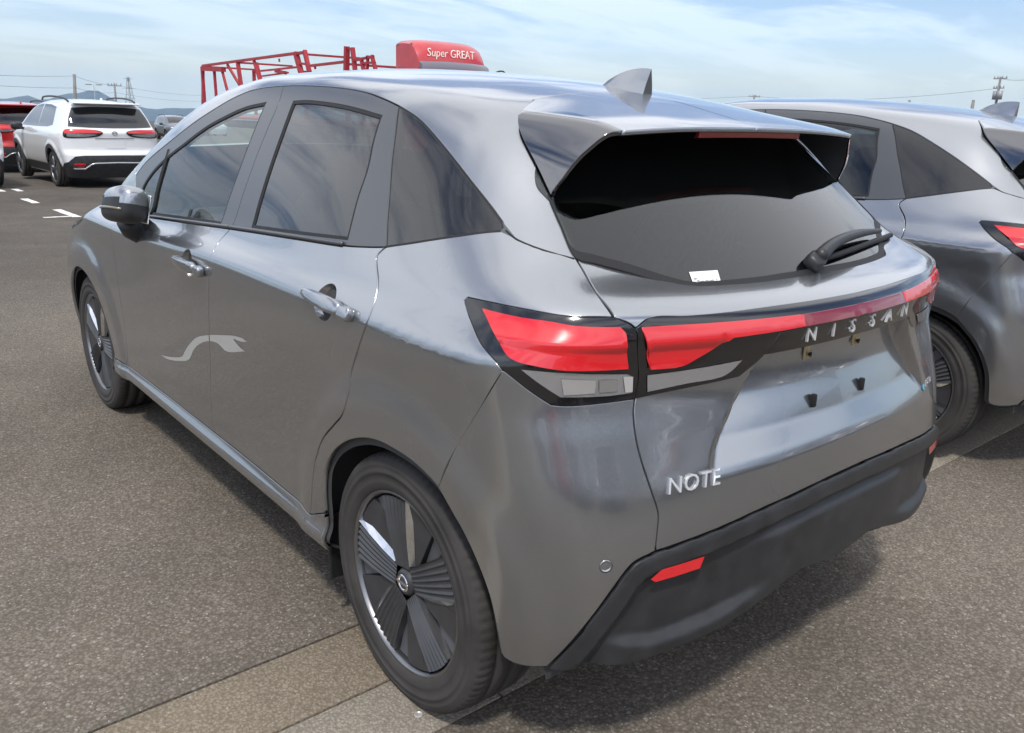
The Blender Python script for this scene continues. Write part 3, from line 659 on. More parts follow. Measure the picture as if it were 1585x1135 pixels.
def build_hatchback(root, M):
    side = (0, -1, 0); diag = (.72, -.69, 0); shell = (.35, -.62, -.68); rear = (.80, 0, -.60)
    def pair(name, m, material, parent=root, **k):
        a = put(name, m, material, parent, **k); b = put(name, mirror(m), material, parent, **k); return a, b
    liners = []
    def liner(loop, D, off=-.016, grow=.016, sp=.05, holes=(), Fn=None):
        lp = [(c, (-grow if g != 0 else 0)) for c, g in loop]
        hs = [[(c, -.012) for c, g in h] for h in holes]
        liners.append(panel(lp, D, Fn, sp, 0, off, hs, 0))
    G = .0026
    # ---- curves
    rail = crv('rail'); qtop = crv('qtop'); qtip = crv('qtip'); qbot = crv('qbot')
    sBu = crv('seamB_up'); sBl = crv('seamB_lo'); sRu = crv('seamR_up'); sRl = crv('seamR_lo')
    belt = np.array(K['belt']); belt = np.vstack([belt[:3], K['seamB_up'][-1], belt[4:-1], K['seamR_up'][-1]])
    belt_f = cr(belt[:4]); belt_r = cr(belt[3:])
    arch = crv('arch', i0=0, i1=None); bseam = crv('bseam')
    arch_a = crv('arch', i1=11); arch_b = crv('arch', i0=10)
    bumpbot = crv('bumpbot'); trim = crv('trim'); ts = crv('tseam'); tsl = crv('tseam_lo')
    ltop = cat(cr(np.array(K['lamp_top'])[:2]), cr(np.array(K['lamp_top'])[1:6]), cr(np.array(K['lamp_top'])[5:]))
    lseam = crv('lamp_seam')
    LB = np.array(K['lamp_bot'])
    lbot_b = cr(LB[:4]); lbot_b = cat(lbot_b, cr(LB[3:7]))           # seam -> bumper joint
    lbot_f = cat(cr(LB[6:10]), cr(LB[9:]))                              # bumper joint -> tip
    i_rB = int(np.argmin(np.linalg.norm(rail-np.array(K['seamB_up'][0]), axis=1)))
    # ---- roof, cant rails and rear quarters: one pressed shell
    rr = lift_pts([(.075, 0, 1.45), (.072, .15, 1.45), (.06, .3, 1.43), (.04, .40, 1.41)], (0, 0, -1))
    roofrear = cr(np.vstack([rr, K['tseam'][0]]), .02)
    wse = lift_pts([(2.16, .655, 1.10), (2.04, .63, 1.17), (1.88, .60, 1.26), (1.72, .56, 1.36), (1.63, .50, 1.42)], (0, -.5, -.86))
    roof_f = lift_pts([(1.63, .50, 1.42), (1.68, .35, 1.45), (1.72, .18, 1.45), (1.735, 0, 1.45)], (0, 0, -1))
    wse_c = cr(wse, .03); roof_fc = cr(np.vstack([wse[-1], roof_f[1:]]), .03)
    loop = [(roofrear, G), (ts, .0034), (ltop[::-1], G), (lbot_f[::-1], G), (bseam, .0012), (arch_a[::-1], 0.0001), (np.array([K['arch'][0], K['seamR_lo'][-1]]), G),
            (sRl[::-1], .0032), (qbot[::-1], G), (qtip[::-1], G), (qtop[::-1], G), (rail[::-1], G), (np.array([rail[0], wse[0]]), G), (wse_c, G), (roof_fc, G),
            (np.array([roof_f[-1], rr[0]]), 0)]
    m = panel(loop, shell, F_body, .02)
    put('body_shell', both(m), M['paint'], root)
    liner(loop, shell)
    # ---- doors
    sill = crv('sill'); S = np.array(K['sill'])
    sR_end = np.array(K['seamR_lo'][-1]); sB_end = np.array(K['seamB_lo'][-1])
    sill_r = cr(np.vstack([sB_end, S[3], sR_end])); fr_top = lift_pts([(2.075, .80, .955)], side)[0]
    fseam = cr(lift_pts([(2.075, .8, .955), (2.072, .8, .86), (2.065, .8, .7), (2.055, .8, .5), (2.07, .8, .36), (2.10, .8, .322)], side))
    sill_f = cr(np.vstack([fseam[-1], S[1], sB_end]))
    front_belt = np.vstack([fr_top, belt[0]])
    def scoop(x, z):
        th = np.linspace(0, 2*np.pi, 40, endpoint=False)
        return lift_pts([(x+.047*np.cos(t), .84, z+.043*np.sin(t)) for t in th], side)
    hr, hf = np.array(K['handleR'][0]), np.array(K['handleF'][0])
    doors = {}
    for nm, lp, h in (('rear_door', [(belt_r, G), (sRl, .0036), (sill_r[::-1], G), (sBl[::-1], G)], hr),
                      ('front_door', [(cat(front_belt, belt_f), G), (sBl, G), (sill_f[::-1], G), (fseam[::-1], .001)], hf)):
        hole = scoop(h[0]+.012, h[2])
        m = panel(lp, side, F_body, .02, holes=[[(hole, .0)]], flange=.010)
        dl, dr = pair(nm, m, M['paint']); doors[nm] = (dl, dr)
        liner(lp, side)
        # scoop bowl and handle
        c = hole.mean(0); n = gradn(F_body, c[None])[0]
        rings = [hole]
        for f, d in ((.97, .004), (.9, .014), (.75, .023), (.5, .029), (.2, .031)): rings.append(c+(hole-c)*f-n*d)
        V = np.vstack(rings); k = len(hole); F = []
        for r in range(len(rings)-1):
            for i in range(k): F.append((r*k+i, r*k+(i+1) % k, (r+1)*k+(i+1) % k, (r+1)*k+i))
        F.append(tuple(range((len(rings)-1)*k, len(rings)*k)))
        F = [f[::-1] for f in F]
        bowl = (V, F, None)
        tdir = unit(gradn(F_body, c[None])[0]); ex = unit(np.cross([0, 0, 1.], tdir)*-1); ez = np.cross(tdir, ex)*-1
        ex = unit([ex[0], ex[1], ex[2]])
        if ex[0] < 0: ex = -ex
        ez = np.cross(ex, np.cross([0, 0, 1.], ex)); ez = unit(np.array([0, 0, 1.])-tdir*tdir[2])
        hb = superell((0, 0, 0), (.098, .013, .0185), .55, .45, 14, 24)
        V = hb[0]; t = (V[:, 0]+.098)/.196                               # thin nose towards the front, gentle bow outwards
        V[:, 2] *= 1.08-.55*t**2; V[:, 1] += .010*np.sin(np.pi*t)+.014; V[:, 2] += .016*(t-.4)*.6
        hm = move((V, hb[1], None), frame(c, ex, tdir, ez))
        cap = superell((0, 0, 0), (.026, .0125, .0175), .5, .4, 10, 20); cap[0][:, 0] -= .118; cap[0][:, 1] += .013; cap[0][:, 2] -= .007
        cm = move(cap, frame(c, ex, tdir, ez))
        for d, fl in ((dl, False), (dr, True)):
            put('handle_recess', mirror(bowl) if fl else bowl, M['paint'], d)
            put('door_handle', mirror(hm) if fl else hm, M['paint'], d)
            put('handle_cap', mirror(cm) if fl else cm, M['paint'], d)
    # ---- window frames, glass, seals
    rail_f = rail[:i_rB+1].copy(); rail_f[-1] = sBu[0]; rail_r = rail[i_rB:].copy(); rail_r[0] = sBu[0]
    fg = np.array(K['fglass']); rg = np.array(K['rglass'])
    def closed_loop(P, corners):
        segs = []; idx = list(corners)
        for a, b in zip(idx, idx[1:]+[idx[0]+len(P)]):
            segs.append(cr(np.array([P[i % len(P)] for i in range(a, b+1)]))[:-1])
        return np.vstack(segs)
    fgl = closed_loop(fg, [0, 8, 11]); rgl = closed_loop(rg, [0, 4, 8, 10]); qg = np.vstack([qtop[:-1], qtip[:-1], qbot[:-1], sRu[::-1][:-1]])
    base_f = np.vstack([belt[0], rail[0]])
    lp_r = [(rail_r, G), (sRu, G), (belt_r[::-1], G), (sBu[::-1], G)]
    lp_f = [(rail_f, G), (sBu, G), (belt_f[::-1], G), (base_f, G)]
    for nm, lp, hole, par in (('window_frame', lp_r, rgl, 'rear_door'), ('window_frame', lp_f, fgl, 'front_door')):
        m = panel(lp, side, F_body, .02, off=-.001, holes=[[(hole, .0)]], flange=.008)
        # the upper rail is painted, the pillars wear satin film
        for d, fl in zip(doors[par], (False, True)): put(nm, mirror(m) if fl else m, M['pillar'], d)
        liner(lp, side, holes=[[(hole, 0)]])
        seal = panel([(hole, -.002)], side, F_body, .03, off=-.002, holes=[[(hole, -.008)]], flange=.006)
        gl = panel([(hole, .004)], side, F_body, .03, off=-.0055, flange=0)
        for d, fl in zip(doors[par], (False, True)):
            put('window_seal', mirror(seal) if fl else seal, M['rubber'], d)
            put('window_glass', mirror(gl) if fl else gl, M['glass'] if par == 'front_door' else M['privacy'], d)
    # bright belt strip under each door glass
    for par, c in (('rear_door', belt_r), ('front_door', belt_f)):
        cc = c[(c[:, 0] > .30)] if par == 'rear_door' else c
        P = cc.copy(); n = gradn(F_body, P)
        strip = tube(P+n*.001+np.array([0, 0, .004]), .0055, 8)
        for d, fl in zip(doors[par], (False, True)): put('belt_strip', mirror(strip) if fl else strip, M['pillar'], d)
        blk = tube(P+n*.0005-np.array([0, 0, .0035]), .0028, 6)
        for d, fl in zip(doors[par], (False, True)): put('belt_seal', mirror(blk) if fl else blk, M['rubber'], d)
    m = panel([(qg, .0035)], side, F_body, .03, off=-.001, flange=.006); pair('quarter_window', m, M['privacy'])
    ring = panel([(qg, -.001)], side, F_body, .03, off=-.0018, holes=[[(qg, -.007)]], flange=.008); pair('quarter_window_seal', ring, M['rubber'])
    # quarter light divider
    dv = np.array(K['divider']); n = gradn(F_body, dv)
    bar = tube(lift_pts(np.linspace(dv[0], dv[1], 8), side)-n.mean(0)*.004, .0075, 8)
    for d, fl in zip(doors['front_door'], (False, True)): put('quarter_light_bar', mirror(bar) if fl else bar, M['rubber'], d)
    cj = np.array(K['cjoint']); cjn = gradn(F_body, cj)
    tri = panel([(np.array([K['qtop'][5], K['qtip'][1], K['qtip'][2], cj[1]]), 0)], side, F_body, .03, off=.0004, flange=0); pair('quarter_trim', tri, M['pillar'])
    st_ = tube(cr(cj-cjn*.0008, .02), .0024, 6); pair('pillar_joint', st_, M['rubber'])
    # ---- sill, bumper corner
    sbl = lift_pts([(2.20, .79, .215), (1.9, .79, .222), (1.3, .79, .226), (.8, .79, .232), (.335, .80, .243)], side)
    a0 = np.array(K['arch'][0])
    sl = cr(np.vstack([sbl[-1], a0])); 
    f_low = lift_pts([(2.215, .80, .322)], side)[0]
    lp = [(np.vstack([f_low, fseam[-1]]), G), (cat(sill_f, sill_r), G), (np.vstack([sR_end, a0]), G), (sl[::-1], .0001), (cr(sbl)[::-1], .0001), (np.vstack([sbl[0], f_low]), .0001)]
    m = panel(lp, (0, -1, .0), F_body, .02, off=.0); pair('side_sill', m, M['paint']); liner(lp, side)
    lp = [(lbot_b, G), (bseam, .0012), (arch_b, .0001), (bumpbot, .0001), (trim[::-1], G), (tsl[::-1], G)]
    sens = np.array(K['sensor'][0]); ns = gradn(F_body, sens[None])[0]; exs = unit(np.cross(ns, [0, 0, 1.])); ezs = np.cross(exs, ns)
    th = np.linspace(0, 2*np.pi, 28, endpoint=False)
    shole = np.array([sens+.0135*(np.cos(t)*exs+np.sin(t)*ezs) for t in th])
    m = panel(lp, diag, F_body, .018, holes=[[(shole, 0.)]]); bump = empty('rear_bumper'); bump.parent = root; put('bumper_corner', m, M['paint'], bump); put('bumper_corner', mirror(m), M['paint'], bump); liner(lp, diag)
    sm = revolve([(0.000, .0128), (.001, .0118), (.0012, .0102), (-.0006, .0098), (0., .006), (.0002, .0)], 28)
    sm = move(sm, frame(sens-ns*.0006, exs, ns, ezs))
    rg_ = move(revolve([(-.004, .0136), (-.003, .0125)], 28), frame(sens, exs, ns, ezs))
    put('parking_sensor', sm, M['paint'], bump); put('parking_sensor', mirror(sm), M['paint'], bump)
    put('sensor_ring', rg_, M['rubber'], bump); put('sensor_ring', mirror(rg_), M['rubber'], bump)
    # black lower bumper
    tb = to_mid(crv('tbot'), -.628, .613)
    lipb = np.array(K['lip_bot'], float)
    lb = cr(np.vstack([bumpbot[-1], lipb[0:1]+np.array([[.0, .0, -.004]]), lipb[1:6]]), .012); lb = to_mid(lb, -.633, .395)
    lp = [(trim, G), (lb, .0001), (np.vstack([lb[-1], tb[-1]]), 0), (tb[::-1], G)]
    ch = Chart((.85, -.45, 0)); lineA = ch.to2(np.vstack([trim[::-1], tb])); lineB = ch.to2(lb)
    def trimdisp(P, V2, c):
        dA = dist2(lineA, V2, False); dB = dist2(lineB, V2, False)
        y = np.abs(P[:, 1]); z = P[:, 2]
        o = .010*sstep(.052, .040, dA)-.012*sstep(.040, .052, dA)
        lipw = .030+.02*sstep(.55, .68, y)
        o = o+.022*sstep(lipw+.018, lipw-.012, dB)*sstep(.20, .44, y)*sstep(.03, .13, dA)
        # centre diffuser: swells back out between the two side pockets
        o = o+.012*sstep(.42, .22, y)*sstep(.055, .085, dA)
        o = o*sstep(0, .004, dA)+0*o
        return o
    m = panel(lp, (.85, -.45, 0), F_body, .0075, disp=trimdisp, flange=.03)
    bt = put('bumper_trim', both(m), M['plastic'], bump)
    liner(lp, (.85, -.45, 0))
    rf = np.array(K['refl']); rfl = rf
    m = panel([(rfl, 0)], (1, 0, 0), F_body, .02, off=.011, flange=.03); put('reflector', m, M['red_lens'], bump); put('reflector', mirror(m), M['red_lens'], bump)
    for p in K['dots']:
        n = gradn(F_body, np.array([p]))[0]
        d = superell((0, 0, 0), (.004, .002, .004), 1, 1, 6, 10); put('trim_clip', move(d, frame(np.array(p)-n*.006, unit(np.cross(n, [0, 0, 1.])), n, unit(np.cross(np.cross(n, [0, 0, 1.]), n)))), M['chrome'], bump)
    # ---- tail lamps
    rib = lambda amp, per: (lambda P, V2, c: amp*(np.abs(((P[:, 2]/per) % 1)-.5)*2)**1.0)
    lp = [(ltop, .0015), (lseam, .0015), (lbot_b, .0015), (lbot_f, .0015)]
    m = panel(lp, diag, F_body, .018, off=.002, flange=.035)
    tl, tr_ = pair('tail_lamp', m, M['lamp_black'])
    red = closed_loop(np.array(K['lamp_red']), [0, 4, 5, 6, 8, 10])
    clr = closed_loop(np.array(K['lamp_clear']), [0, 3, 4, 5, 6, 7])
    zc = .963
    def step(P, V2, c):
        z = P[:, 2]; up_ = np.clip((z-zc)/.040, 0, 1); lo_ = np.clip((zc-z)/.045, 0, 1)
        fl = .0010*np.abs((((P[:, 1]-P[:, 0])/.045) % 1)-.5)
        return np.where(z > zc, .0095-.0085*up_, .0015+.0075*lo_**1.2)+fl
    mr = panel([(red, .0)], diag, F_body, .008, off=.0025, flange=.004, disp=step)
    mc = panel([(clr, .0)], diag, F_body, .014, off=.0025, flange=.004, disp=lambda P, V2, c: .002*np.abs((((P[:, 1]-P[:, 0])/.03) % 1)-.5))
    p0 = np.array(K['lamp_clear'])
    ma = [(nm_, mt_, panel([(np.array(K[kk]), .0)], diag, F_body, .02, off=.0056, flange=.002)) for nm_, mt_, kk in (('indicator_bulb', 'lamp_beige', 'amber'), ('reversing_bulb', 'amber', 'bulb2'), ('white_reflector', 'lamp_white', 'bulb3'))]
    for d, fl in ((tl, False), (tr_, True)):
        put('red_lens', mirror(mr) if fl else mr, M['red_lens'], d); put('clear_lens', mirror(mc) if fl else mc, M['clear_lens'], d)
        for nm_, mt_, mm_ in ma: put(nm_, mirror(mm_) if fl else mm_, M[mt_], d)
    # ---- tailgate
    gate = empty('tailgate'); gate.parent = root
    wb = crv('win_bot'); WB = np.array(K['win_bot'])
    wbm = to_mid(wb, None, None)
    tlt = to_mid(crv('tl_top'), None, 1.0155)
    tsu = ts[int(np.argmin(np.linalg.norm(ts-np.array(K['tseam'][6]), axis=1))):]
    lp = [(tsu, .003), (lseam[:int(np.argmin(np.linalg.norm(lseam-np.array(K['lamp_seam'][1]), axis=1)))+1], G), (tlt, .001), (np.vstack([tlt[-1], wbm[-1]]), 0), (wbm[::-1], .001), (np.vstack([wb[0], tsu[0]]), .0005)]
    lp[1] = (np.vstack([lp[1][0][:-1], tlt[0]]), G)
    m = panel(lp, (.62, 0, -.78), F_body, .012); put('upper_panel', both(m), M['paint'], gate); liner(lp, (.62, 0, -.78))
    tlb = cr(np.array(K['tl_bot'])[:6]); ga = np.array(K['garn'])
    lowtop = np.vstack([tlb[0], cr(np.array(K['tl_bot'])[:4])[1:], ])
    gb = to_mid(cr(ga[1:]), None, .926)
    lowtop = cat(cr(np.array(K['tl_bot'])[:4]), np.vstack([np.array(K['tl_bot'])[3], ga[1]]), gb)
    lp = [(lowtop, -.004), (np.vstack([gb[-1], tb[-1]]), 0), (tb[::-1], G), (tsl[::-1], G)]
    m = panel(lp, (1, 0, 0), F_body, .0075, disp=recess); put('lower_panel', both(m), M['paint'], gate)
    liner(lp, (1, 0, 0), -.075)
    gtop = to_mid(cr(np.array(K['tl_bot'])[5:]), None, .9795)
    lp = [(np.vstack([ga[0]+np.array([0, 0, .001]), ga[1]]), 0.0005), (gb, .0005), (np.vstack([gb[-1], gtop[-1]]), 0), (np.vstack([gtop[::-1], ga[0]+np.array([0, 0, .001])]), .0015)]
    m = panel(lp, (1, 0, 0), F_body, .02, off=.004, flange=.06); put('garnish', both(m), M['gloss_black'], gate)
    # light bar across the gate
    tb5 = to_mid(cat(cr(np.array(K['tl_bot'])[:4]), cr(np.array(K['tl_bot'])[3:6]), cr(np.array(K['tl_bot'])[5:])), None, .981)
    ls2 = lseam[int(np.argmin(np.linalg.norm(lseam-np.array(K['lamp_seam'][1]), axis=1))):].copy(); ls2[0] = tlt[0]
    lp = [(ls2, .0015), (tb5, .001), (np.vstack([tb5[-1], tlt[-1]]), 0), (tlt[::-1], .0015)]
    m = panel(lp, (1, 0, 0), F_body, .016, off=.0035, flange=.06); bar = put('light_bar', both(m), M['lamp_black'], gate)
    TR = np.array(K['tl_red'])
    up = cr(np.vstack([TR[0], TR[1], TR[2], TR[3]])); lo = cat(np.array([TR[8], TR[7]]), cr(TR[5:8][::-1]), np.vstack([TR[5], TR[4]]))
    lp = [(up[::-1], 0.0001), (np.vstack([up[0], lo[0]]), .0001), (lo, .0001), (np.vstack([lo[-1], up[-1]]), .0001)]
    m = panel(lp, (1, 0, 0), F_body, .009, off=.0045, flange=.004, disp=step); put('red_lens', m, M['red_lens'], bar); put('red_lens', mirror(m), M['red_lens'], bar)
    upm = to_mid(cr(np.vstack([TR[3], TR[3]+np.array([-.012, -.3, 0.0])])), -.598, .996); lom = to_mid(cr(np.vstack([TR[4], TR[4]+np.array([-.012, -.3, 0.0])])), -.60, .9765)
    lp = [(upm, .0001), (np.vstack([upm[-1], lom[-1]]), 0), (lom[::-1], .0001), (np.vstack([lom[0], upm[0]]), .0008)]
    m = panel(lp, (1, 0, 0), F_body, .012, off=.0055, flange=.004, disp=lambda P, V2, c: .006-.006*np.clip((P[:, 2]-.975)/.02, 0, 1)); put('centre_lens', both(m), M['brake_red'], bar)
    tc = closed_loop(np.array(K['tl_clear']), [0, 2, 5])
    m = panel([(tc, 0)], (1, 0, 0), F_body, .014, off=.0045, flange=.004, disp=lambda P, V2, c: .0025*np.abs((((P[:, 1]+.5*P[:, 2])/.022) % 1)-.5))
    put('clear_lens', m, M['clear_lens'], bar); put('clear_lens', mirror(m), M['clear_lens'], bar)
    # lettering
    for chs, y in zip('NISSAN', K['letter_y']):
        P = lift_pts([(-.6, y, .9505)], (1, 0, 0))[0]; n = gradn(F_body, P[None])[0]; n = unit([n[0], n[1], 0])
        ex = unit(np.cross([0, 0, 1.], n)); 
        put('letter', move(text_mesh(chs, .043, .0025, 0., 1.1), frame(P+n*.0065, ex, np.array([0, 0, 1.]), n)), M['badge'], gate, smooth=False)
    a, b = np.array(K['note'][0]), np.array(K['note'][1]); c = (a+b)/2+np.array([0, 0, .004])
    c = lift_pts([c], (1, 0, 0))[0]; n = gradn(F_body, c[None])[0]; ex = unit(np.cross([0, 0, 1.], n)); ey = np.cross(n, ex)
    t = text_mesh('NOTE', .046, .0024, .15, 1.0, 1.08); Vn = t[0]
    # bend the word round the panel
    base = move(t, frame(c+n*.003, ex, ey, n)); Vb = base[0]; L = lift_pts(Vb, (1, 0, 0)); L = L+n*recess(L)[:, None]
    Vb = L+n*(Vn[:, 2:3]+.0025); put('model_badge', (Vb, t[1], None), M['badge'], gate, smooth=False)
    c = np.array([-.56, -.50, .712]); c = lift_pts([c], (1, 0, 0))[0]; n = gradn(F_body, c[None])[0]; ex = unit(np.cross([0, 0, 1.], n)); ey = np.cross(n, ex)
    t = text_mesh('-POWER', .020, .001, .1, 1.0, 1.); bV = lift_pts(move(t, frame(c+n*.001, ex, ey, n))[0]+np.array([0, -.010, 0]), (1, 0, 0))+n*(t[0][:, 2:3]+.0012)
    bp = put('drive_badge', (bV, t[1], None), M['chrome'], gate, smooth=False)
    t = text_mesh('e', .036, .001, .1, 1.0, 1.); bV = lift_pts(move(t, frame(c+n*.001+ex*-.047, ex, ey, n))[0], (1, 0, 0))+n*(t[0][:, 2:3]+.0012)
    put('badge_initial', (bV, t[1], None), M['badge_blue'], bp, smooth=False)
    # plate holders
    ch1 = Chart((1, 0, 0))
    for y in (.105, -.105):
        for z, w, h, d, mt, nm in ((.889, .028, .034, .006, 'brass', 'plate_bracket'), (.79, .014, .030, .012, 'rubber', 'plate_stop')):
            P = lift_pts([(-.6, y, z)], (1, 0, 0)); P = P[0]+gradn(F_body, P)[0]*recess(P)[0]
            b = box(P+np.array([-d/2+.001, 0, 0]), (d, w, h), .003)
            o = put(nm, b, M[mt], gate, angle=40)
            if nm == 'plate_bracket':
                s = revolve([(-.001, .0), (0, .004), (.003, .0045), (.004, .006)], 14); s = (s[0][:, [1, 0, 2]]*[-1, 1, 1]+P+np.array([-d-.001, 0, -.004]), s[1], None)
                put('screw_hole', s, M['rubber'], o)
    # rear window, spoiler
    top = lift_pts([(-.17, .575, 1.25), (-.12, .53, 1.31), (-.075, .48, 1.35), (-.05, .30, 1.385), (-.04, 0, 1.39)], (.62, 0, -.78), F_win)
    lp = [(wbm, .001), (np.vstack([wbm[-1], top[-1]]), 0), (cr(np.vstack([top[::-1], wb[0]])), .001)]
    m = panel(lp, (.62, 0, -.78), F_win, .03, off=0., flange=.012); rw = put('rear_window', both(m), M['rear_glass'], gate)
    up_ = to_mid(wb+np.array([.013, -.004, .012]))
    dn_ = to_mid(wb-np.array([.0035, -.001, .0032]))
    band = panel([(dn_, 0.0001), (np.vstack([dn_[-1], up_[-1]]), 0), (up_[::-1], .0001), (np.vstack([up_[0], dn_[0]]), .0001)], (.62, 0, -.78), F_win, .03, off=.0016, flange=.016)
    put('window_seal', both(band), M['rubber'], gate)
    st = np.array(K['sticker']); m = panel([(st, 0)], (.62, 0, -.78), F_win, .05, off=.0015, flange=.0005); stk = put('window_sticker', m, M['white'], gate)
    for k, (u, v, w, h) in enumerate(((.12, .40, .10, .10), (.2, .22, .08, .09), (.14, .12, .10, .06), (.34, .16, .12, .05), (.50, .16, .14, .05), (.68, .15, .16, .06), (.86, .17, .07, .05))):
        q = lambda a, b: (st[0]*(1-a)+st[1]*a)*b+(st[3]*(1-a)+st[2]*a)*(1-b)
        pts = np.array([q(u-w/2, v+h/2), q(u+w/2, v+h/2), q(u+w/2, v-h/2), q(u-w/2, v-h/2)])
        put('print_mark', panel([(pts, 0)], (.62, 0, -.78), F_win, .05, off=.0027, flange=0), M['print_grey'], stk)
    tsp = ts[:int(np.argmin(np.linalg.norm(ts-np.array(K['tseam'][6]), axis=1)))+1]
    te = np.array([K['tseam'][6], (-.222, .545, 1.27), (-.252, .495, 1.325), (-.277, .449, 1.353), (-.279, .43, 1.356), (-.282, .36, 1.361), (-.2835, .292, 1.364), (-.284, .275, 1.3645), (-.284, .25, 1.364), (-.284, .12, 1.363), (-.284, 0, 1.363)])
    tec = cat(cr(te[:4], .01), cr(te[3:7], .01), cr(te[6:9], .01), cr(te[8:], .01))
    tec = lift_pts(tec, (.1, -.2, -.97), F_spoiler)
    i2 = int(np.argmin(np.linalg.norm(tsp-np.array(K['tseam'][2]), axis=1))); ic = int(np.argmin(np.linalg.norm(tec-np.array([-.277, .449, 1.353]), axis=1)))
    crease = cr(lift_pts([tsp[i2], (-.075, .470, 1.372), (-.115, .440, 1.378), (-.20, .443, 1.366), tec[ic]], (.1, -.35, -.93), F_spoiler), .02); crease[0] = tsp[i2]; crease[-1] = tec[ic]
    lpt = [(roofrear, G), (tsp[:i2+1], .0034), (crease, .0001), (tec[ic:], .0005), (np.vstack([tec[-1], roofrear[0]]), 0)]
    m = panel(lpt, (.2, -.45, -.87), F_spoiler, .014, flange=.010); sp = put('spoiler', both(m), M['paint'], gate)
    lpf = [(tsp[i2:], .0034), (np.vstack([tsp[-1:], tec[1:ic+1]]), .0005), (crease[::-1], .0001)]
    m = panel(lpf, (.2, -.75, -.62), F_spoiler, .014, flange=.010); put('side_fin', m, M['fin_gloss'], sp); put('side_fin', mirror(m), M['fin_gloss'], sp)
    lp = [(roofrear, G), (tsp, .0034), (np.vstack([tsp[-1:], tec[1:]]), .0005), (np.vstack([tec[-1], roofrear[0]]), 0)]
    liner(lp, (.2, -.45, -.87), -.020, .0)
    m = panel([(c_, (.002 if g else 0)) for c_, g in lp], (.2, -.45, -.87), F_spoiler, .03, off=-.013, flange=0)
    m = (m[0], [f[::-1] for f in m[1]], -m[2]); put('spoiler_underside', both(m), M['underside'], sp)
    m = panel([(c_, (.002 if g else 0)) for c_, g in lp], (.2, -.45, -.87), F_spoiler, .03, off=-.032, flange=0)
    bl = lift_pts([(-.272, y, 1.36) for y in np.linspace(-.2, .2, 21)], (0, 0, -1), F_spoiler)
    sec = [(-.0, -.010), (-.006, -.010), (-.002, -.027), (.01, -.029)]
    V = []; F = []
    for p in bl: V += [(p[0]+dx, p[1], p[2]+dz) for dx, dz in sec]
    for i in range(20):
        for k in range(4): F.append((i*4+k, i*4+(k+1) % 4, i*4+4+(k+1) % 4, i*4+4+k))
    F += [(0, 1, 2, 3), (83, 82, 81, 80)]
    put('high_brake_lamp', (np.array(V), F, None), M['brake_red'], sp, smooth=False)
    # fin antenna
    V = []; F = []; n = 13; k = 12
    for i in range(n):
        t = i/(n-1); x = .228-.165*t
        zb = S_top(np.array([x]), np.array([0.]))[0]-.004; h = .006+.062*sstep(-.02, 1.02, t**.85)*1.0; h = .005+.063*np.sin(np.pi/2*t**.9)
        w = .004+.017*np.sin(np.pi*min(1, t*.62+.06)); lean = .014*t
        for j in range(k):
            a = np.pi*j/(k-1); yy = w*np.cos(a); s = np.sin(a)**.8
            V.append((x-lean*s*.6, yy*(1-.82*s**1.2), zb+h*s))
    for i in range(n-1):
        for j in range(k-1): F.append((i*k+j, i*k+j+1, (i+1)*k+j+1, (i+1)*k+j))
    F.append(tuple(range((n-1)*k, n*k))[::-1]); F.append(tuple(range(k)))
    put('roof_antenna', (np.array(V), F, None), M['paint'], root, angle=50)
    # wiper
    wp = lift_pts(K['wiper'], (.62, 0, -.78), F_win); nw = gradn(F_win, wp)
    wip = empty('rear_wiper'); wip.parent = gate
    hub = superell((0, 0, 0), (.030, .020, .022), .6, .7, 10, 18)
    ex = unit(wp[1]-wp[0]); n0 = nw[0]; put('hub', move(hub, frame(wp[0]+n0*.012, ex, n0, unit(np.cross(ex, n0)))), M['plastic'], wip)
    arm = cr(wp+nw*np.array([.026, .032, .030, .022])[:, None], .02); r = np.interp(np.linspace(0, 1, len(arm)), [0, .2, .6, 1], [.017, .014, .011, .006])
    t = tube(arm, r, 10); put('arm', t, M['plastic'], wip)
    bl = cr(lift_pts(K['blade'], (.62, 0, -.78), F_win)+gradn(F_win, np.array(K['blade']))*.010, .02)
    put('blade', tube(bl, .0075, 8), M['rubber'], wip)
    # ---- front end (mostly out of sight)
    hood = lift_pts([(2.20, 0, 1.2), (2.18, .35, 1.2), (2.13, .58, 1.2), (2.14, .668, 1.2)], (0, 0, -1)); hood[-1] = lift_pts([(2.14, .668, 1.08)], (0, -.5, -.86))[0]
    hs = lift_pts([(2.14, .668, 1.2), (2.4, .70, 1.2), (2.7, .685, 1.2), (3.0, .60, 1.2), (3.2, .42, 1.2), (3.27, 0, 1.2)], (0, 0, -1)); hood[-1] = hs[0]
    lp = [(cr(hood, .05), G), (cr(hs, .03), G), (np.vstack([hs[-1], hood[0]]), 0)]
    m = panel(lp, (.2, -.2, -1), F_body, .04); put('bonnet', both(m), M['paint'], root); liner(lp, (.2, -.2, -1))
    th = np.radians(np.linspace(190, -14, 40)); fa = lift_pts([(2.58+.357*np.cos(t), .82, .305+.357*np.sin(t)) for t in th], side)
    fseam_r = fseam[::-1]
    dA = lift_pts([(2.13, .72, 1.05)], side)[0]
    hsf = cr(hs[:4], .03); fe = lift_pts([(3.02, .7, .80), (3.02, .7, .5), (2.96, .75, .24)], side)
    lp = [(np.vstack([f_low, fa[0]]), .0001), (fa, .0001), (cr(np.vstack([fa[-1], fe[::-1]])), G), (np.vstack([fe[0], hsf[-1]]), G), (hsf[::-1], G), (cr(np.vstack([hs[0], rail[0], belt[0], fr_top])), G), (fseam, G), (np.vstack([fseam[-1], f_low]), G)]
    m = panel(lp, (0, -.85, -.5), F_body, .025); pair('front_wing', m, M['paint']); liner(lp, (0, -.85, -.5))
    hsb = cr(hs[3:], .03)
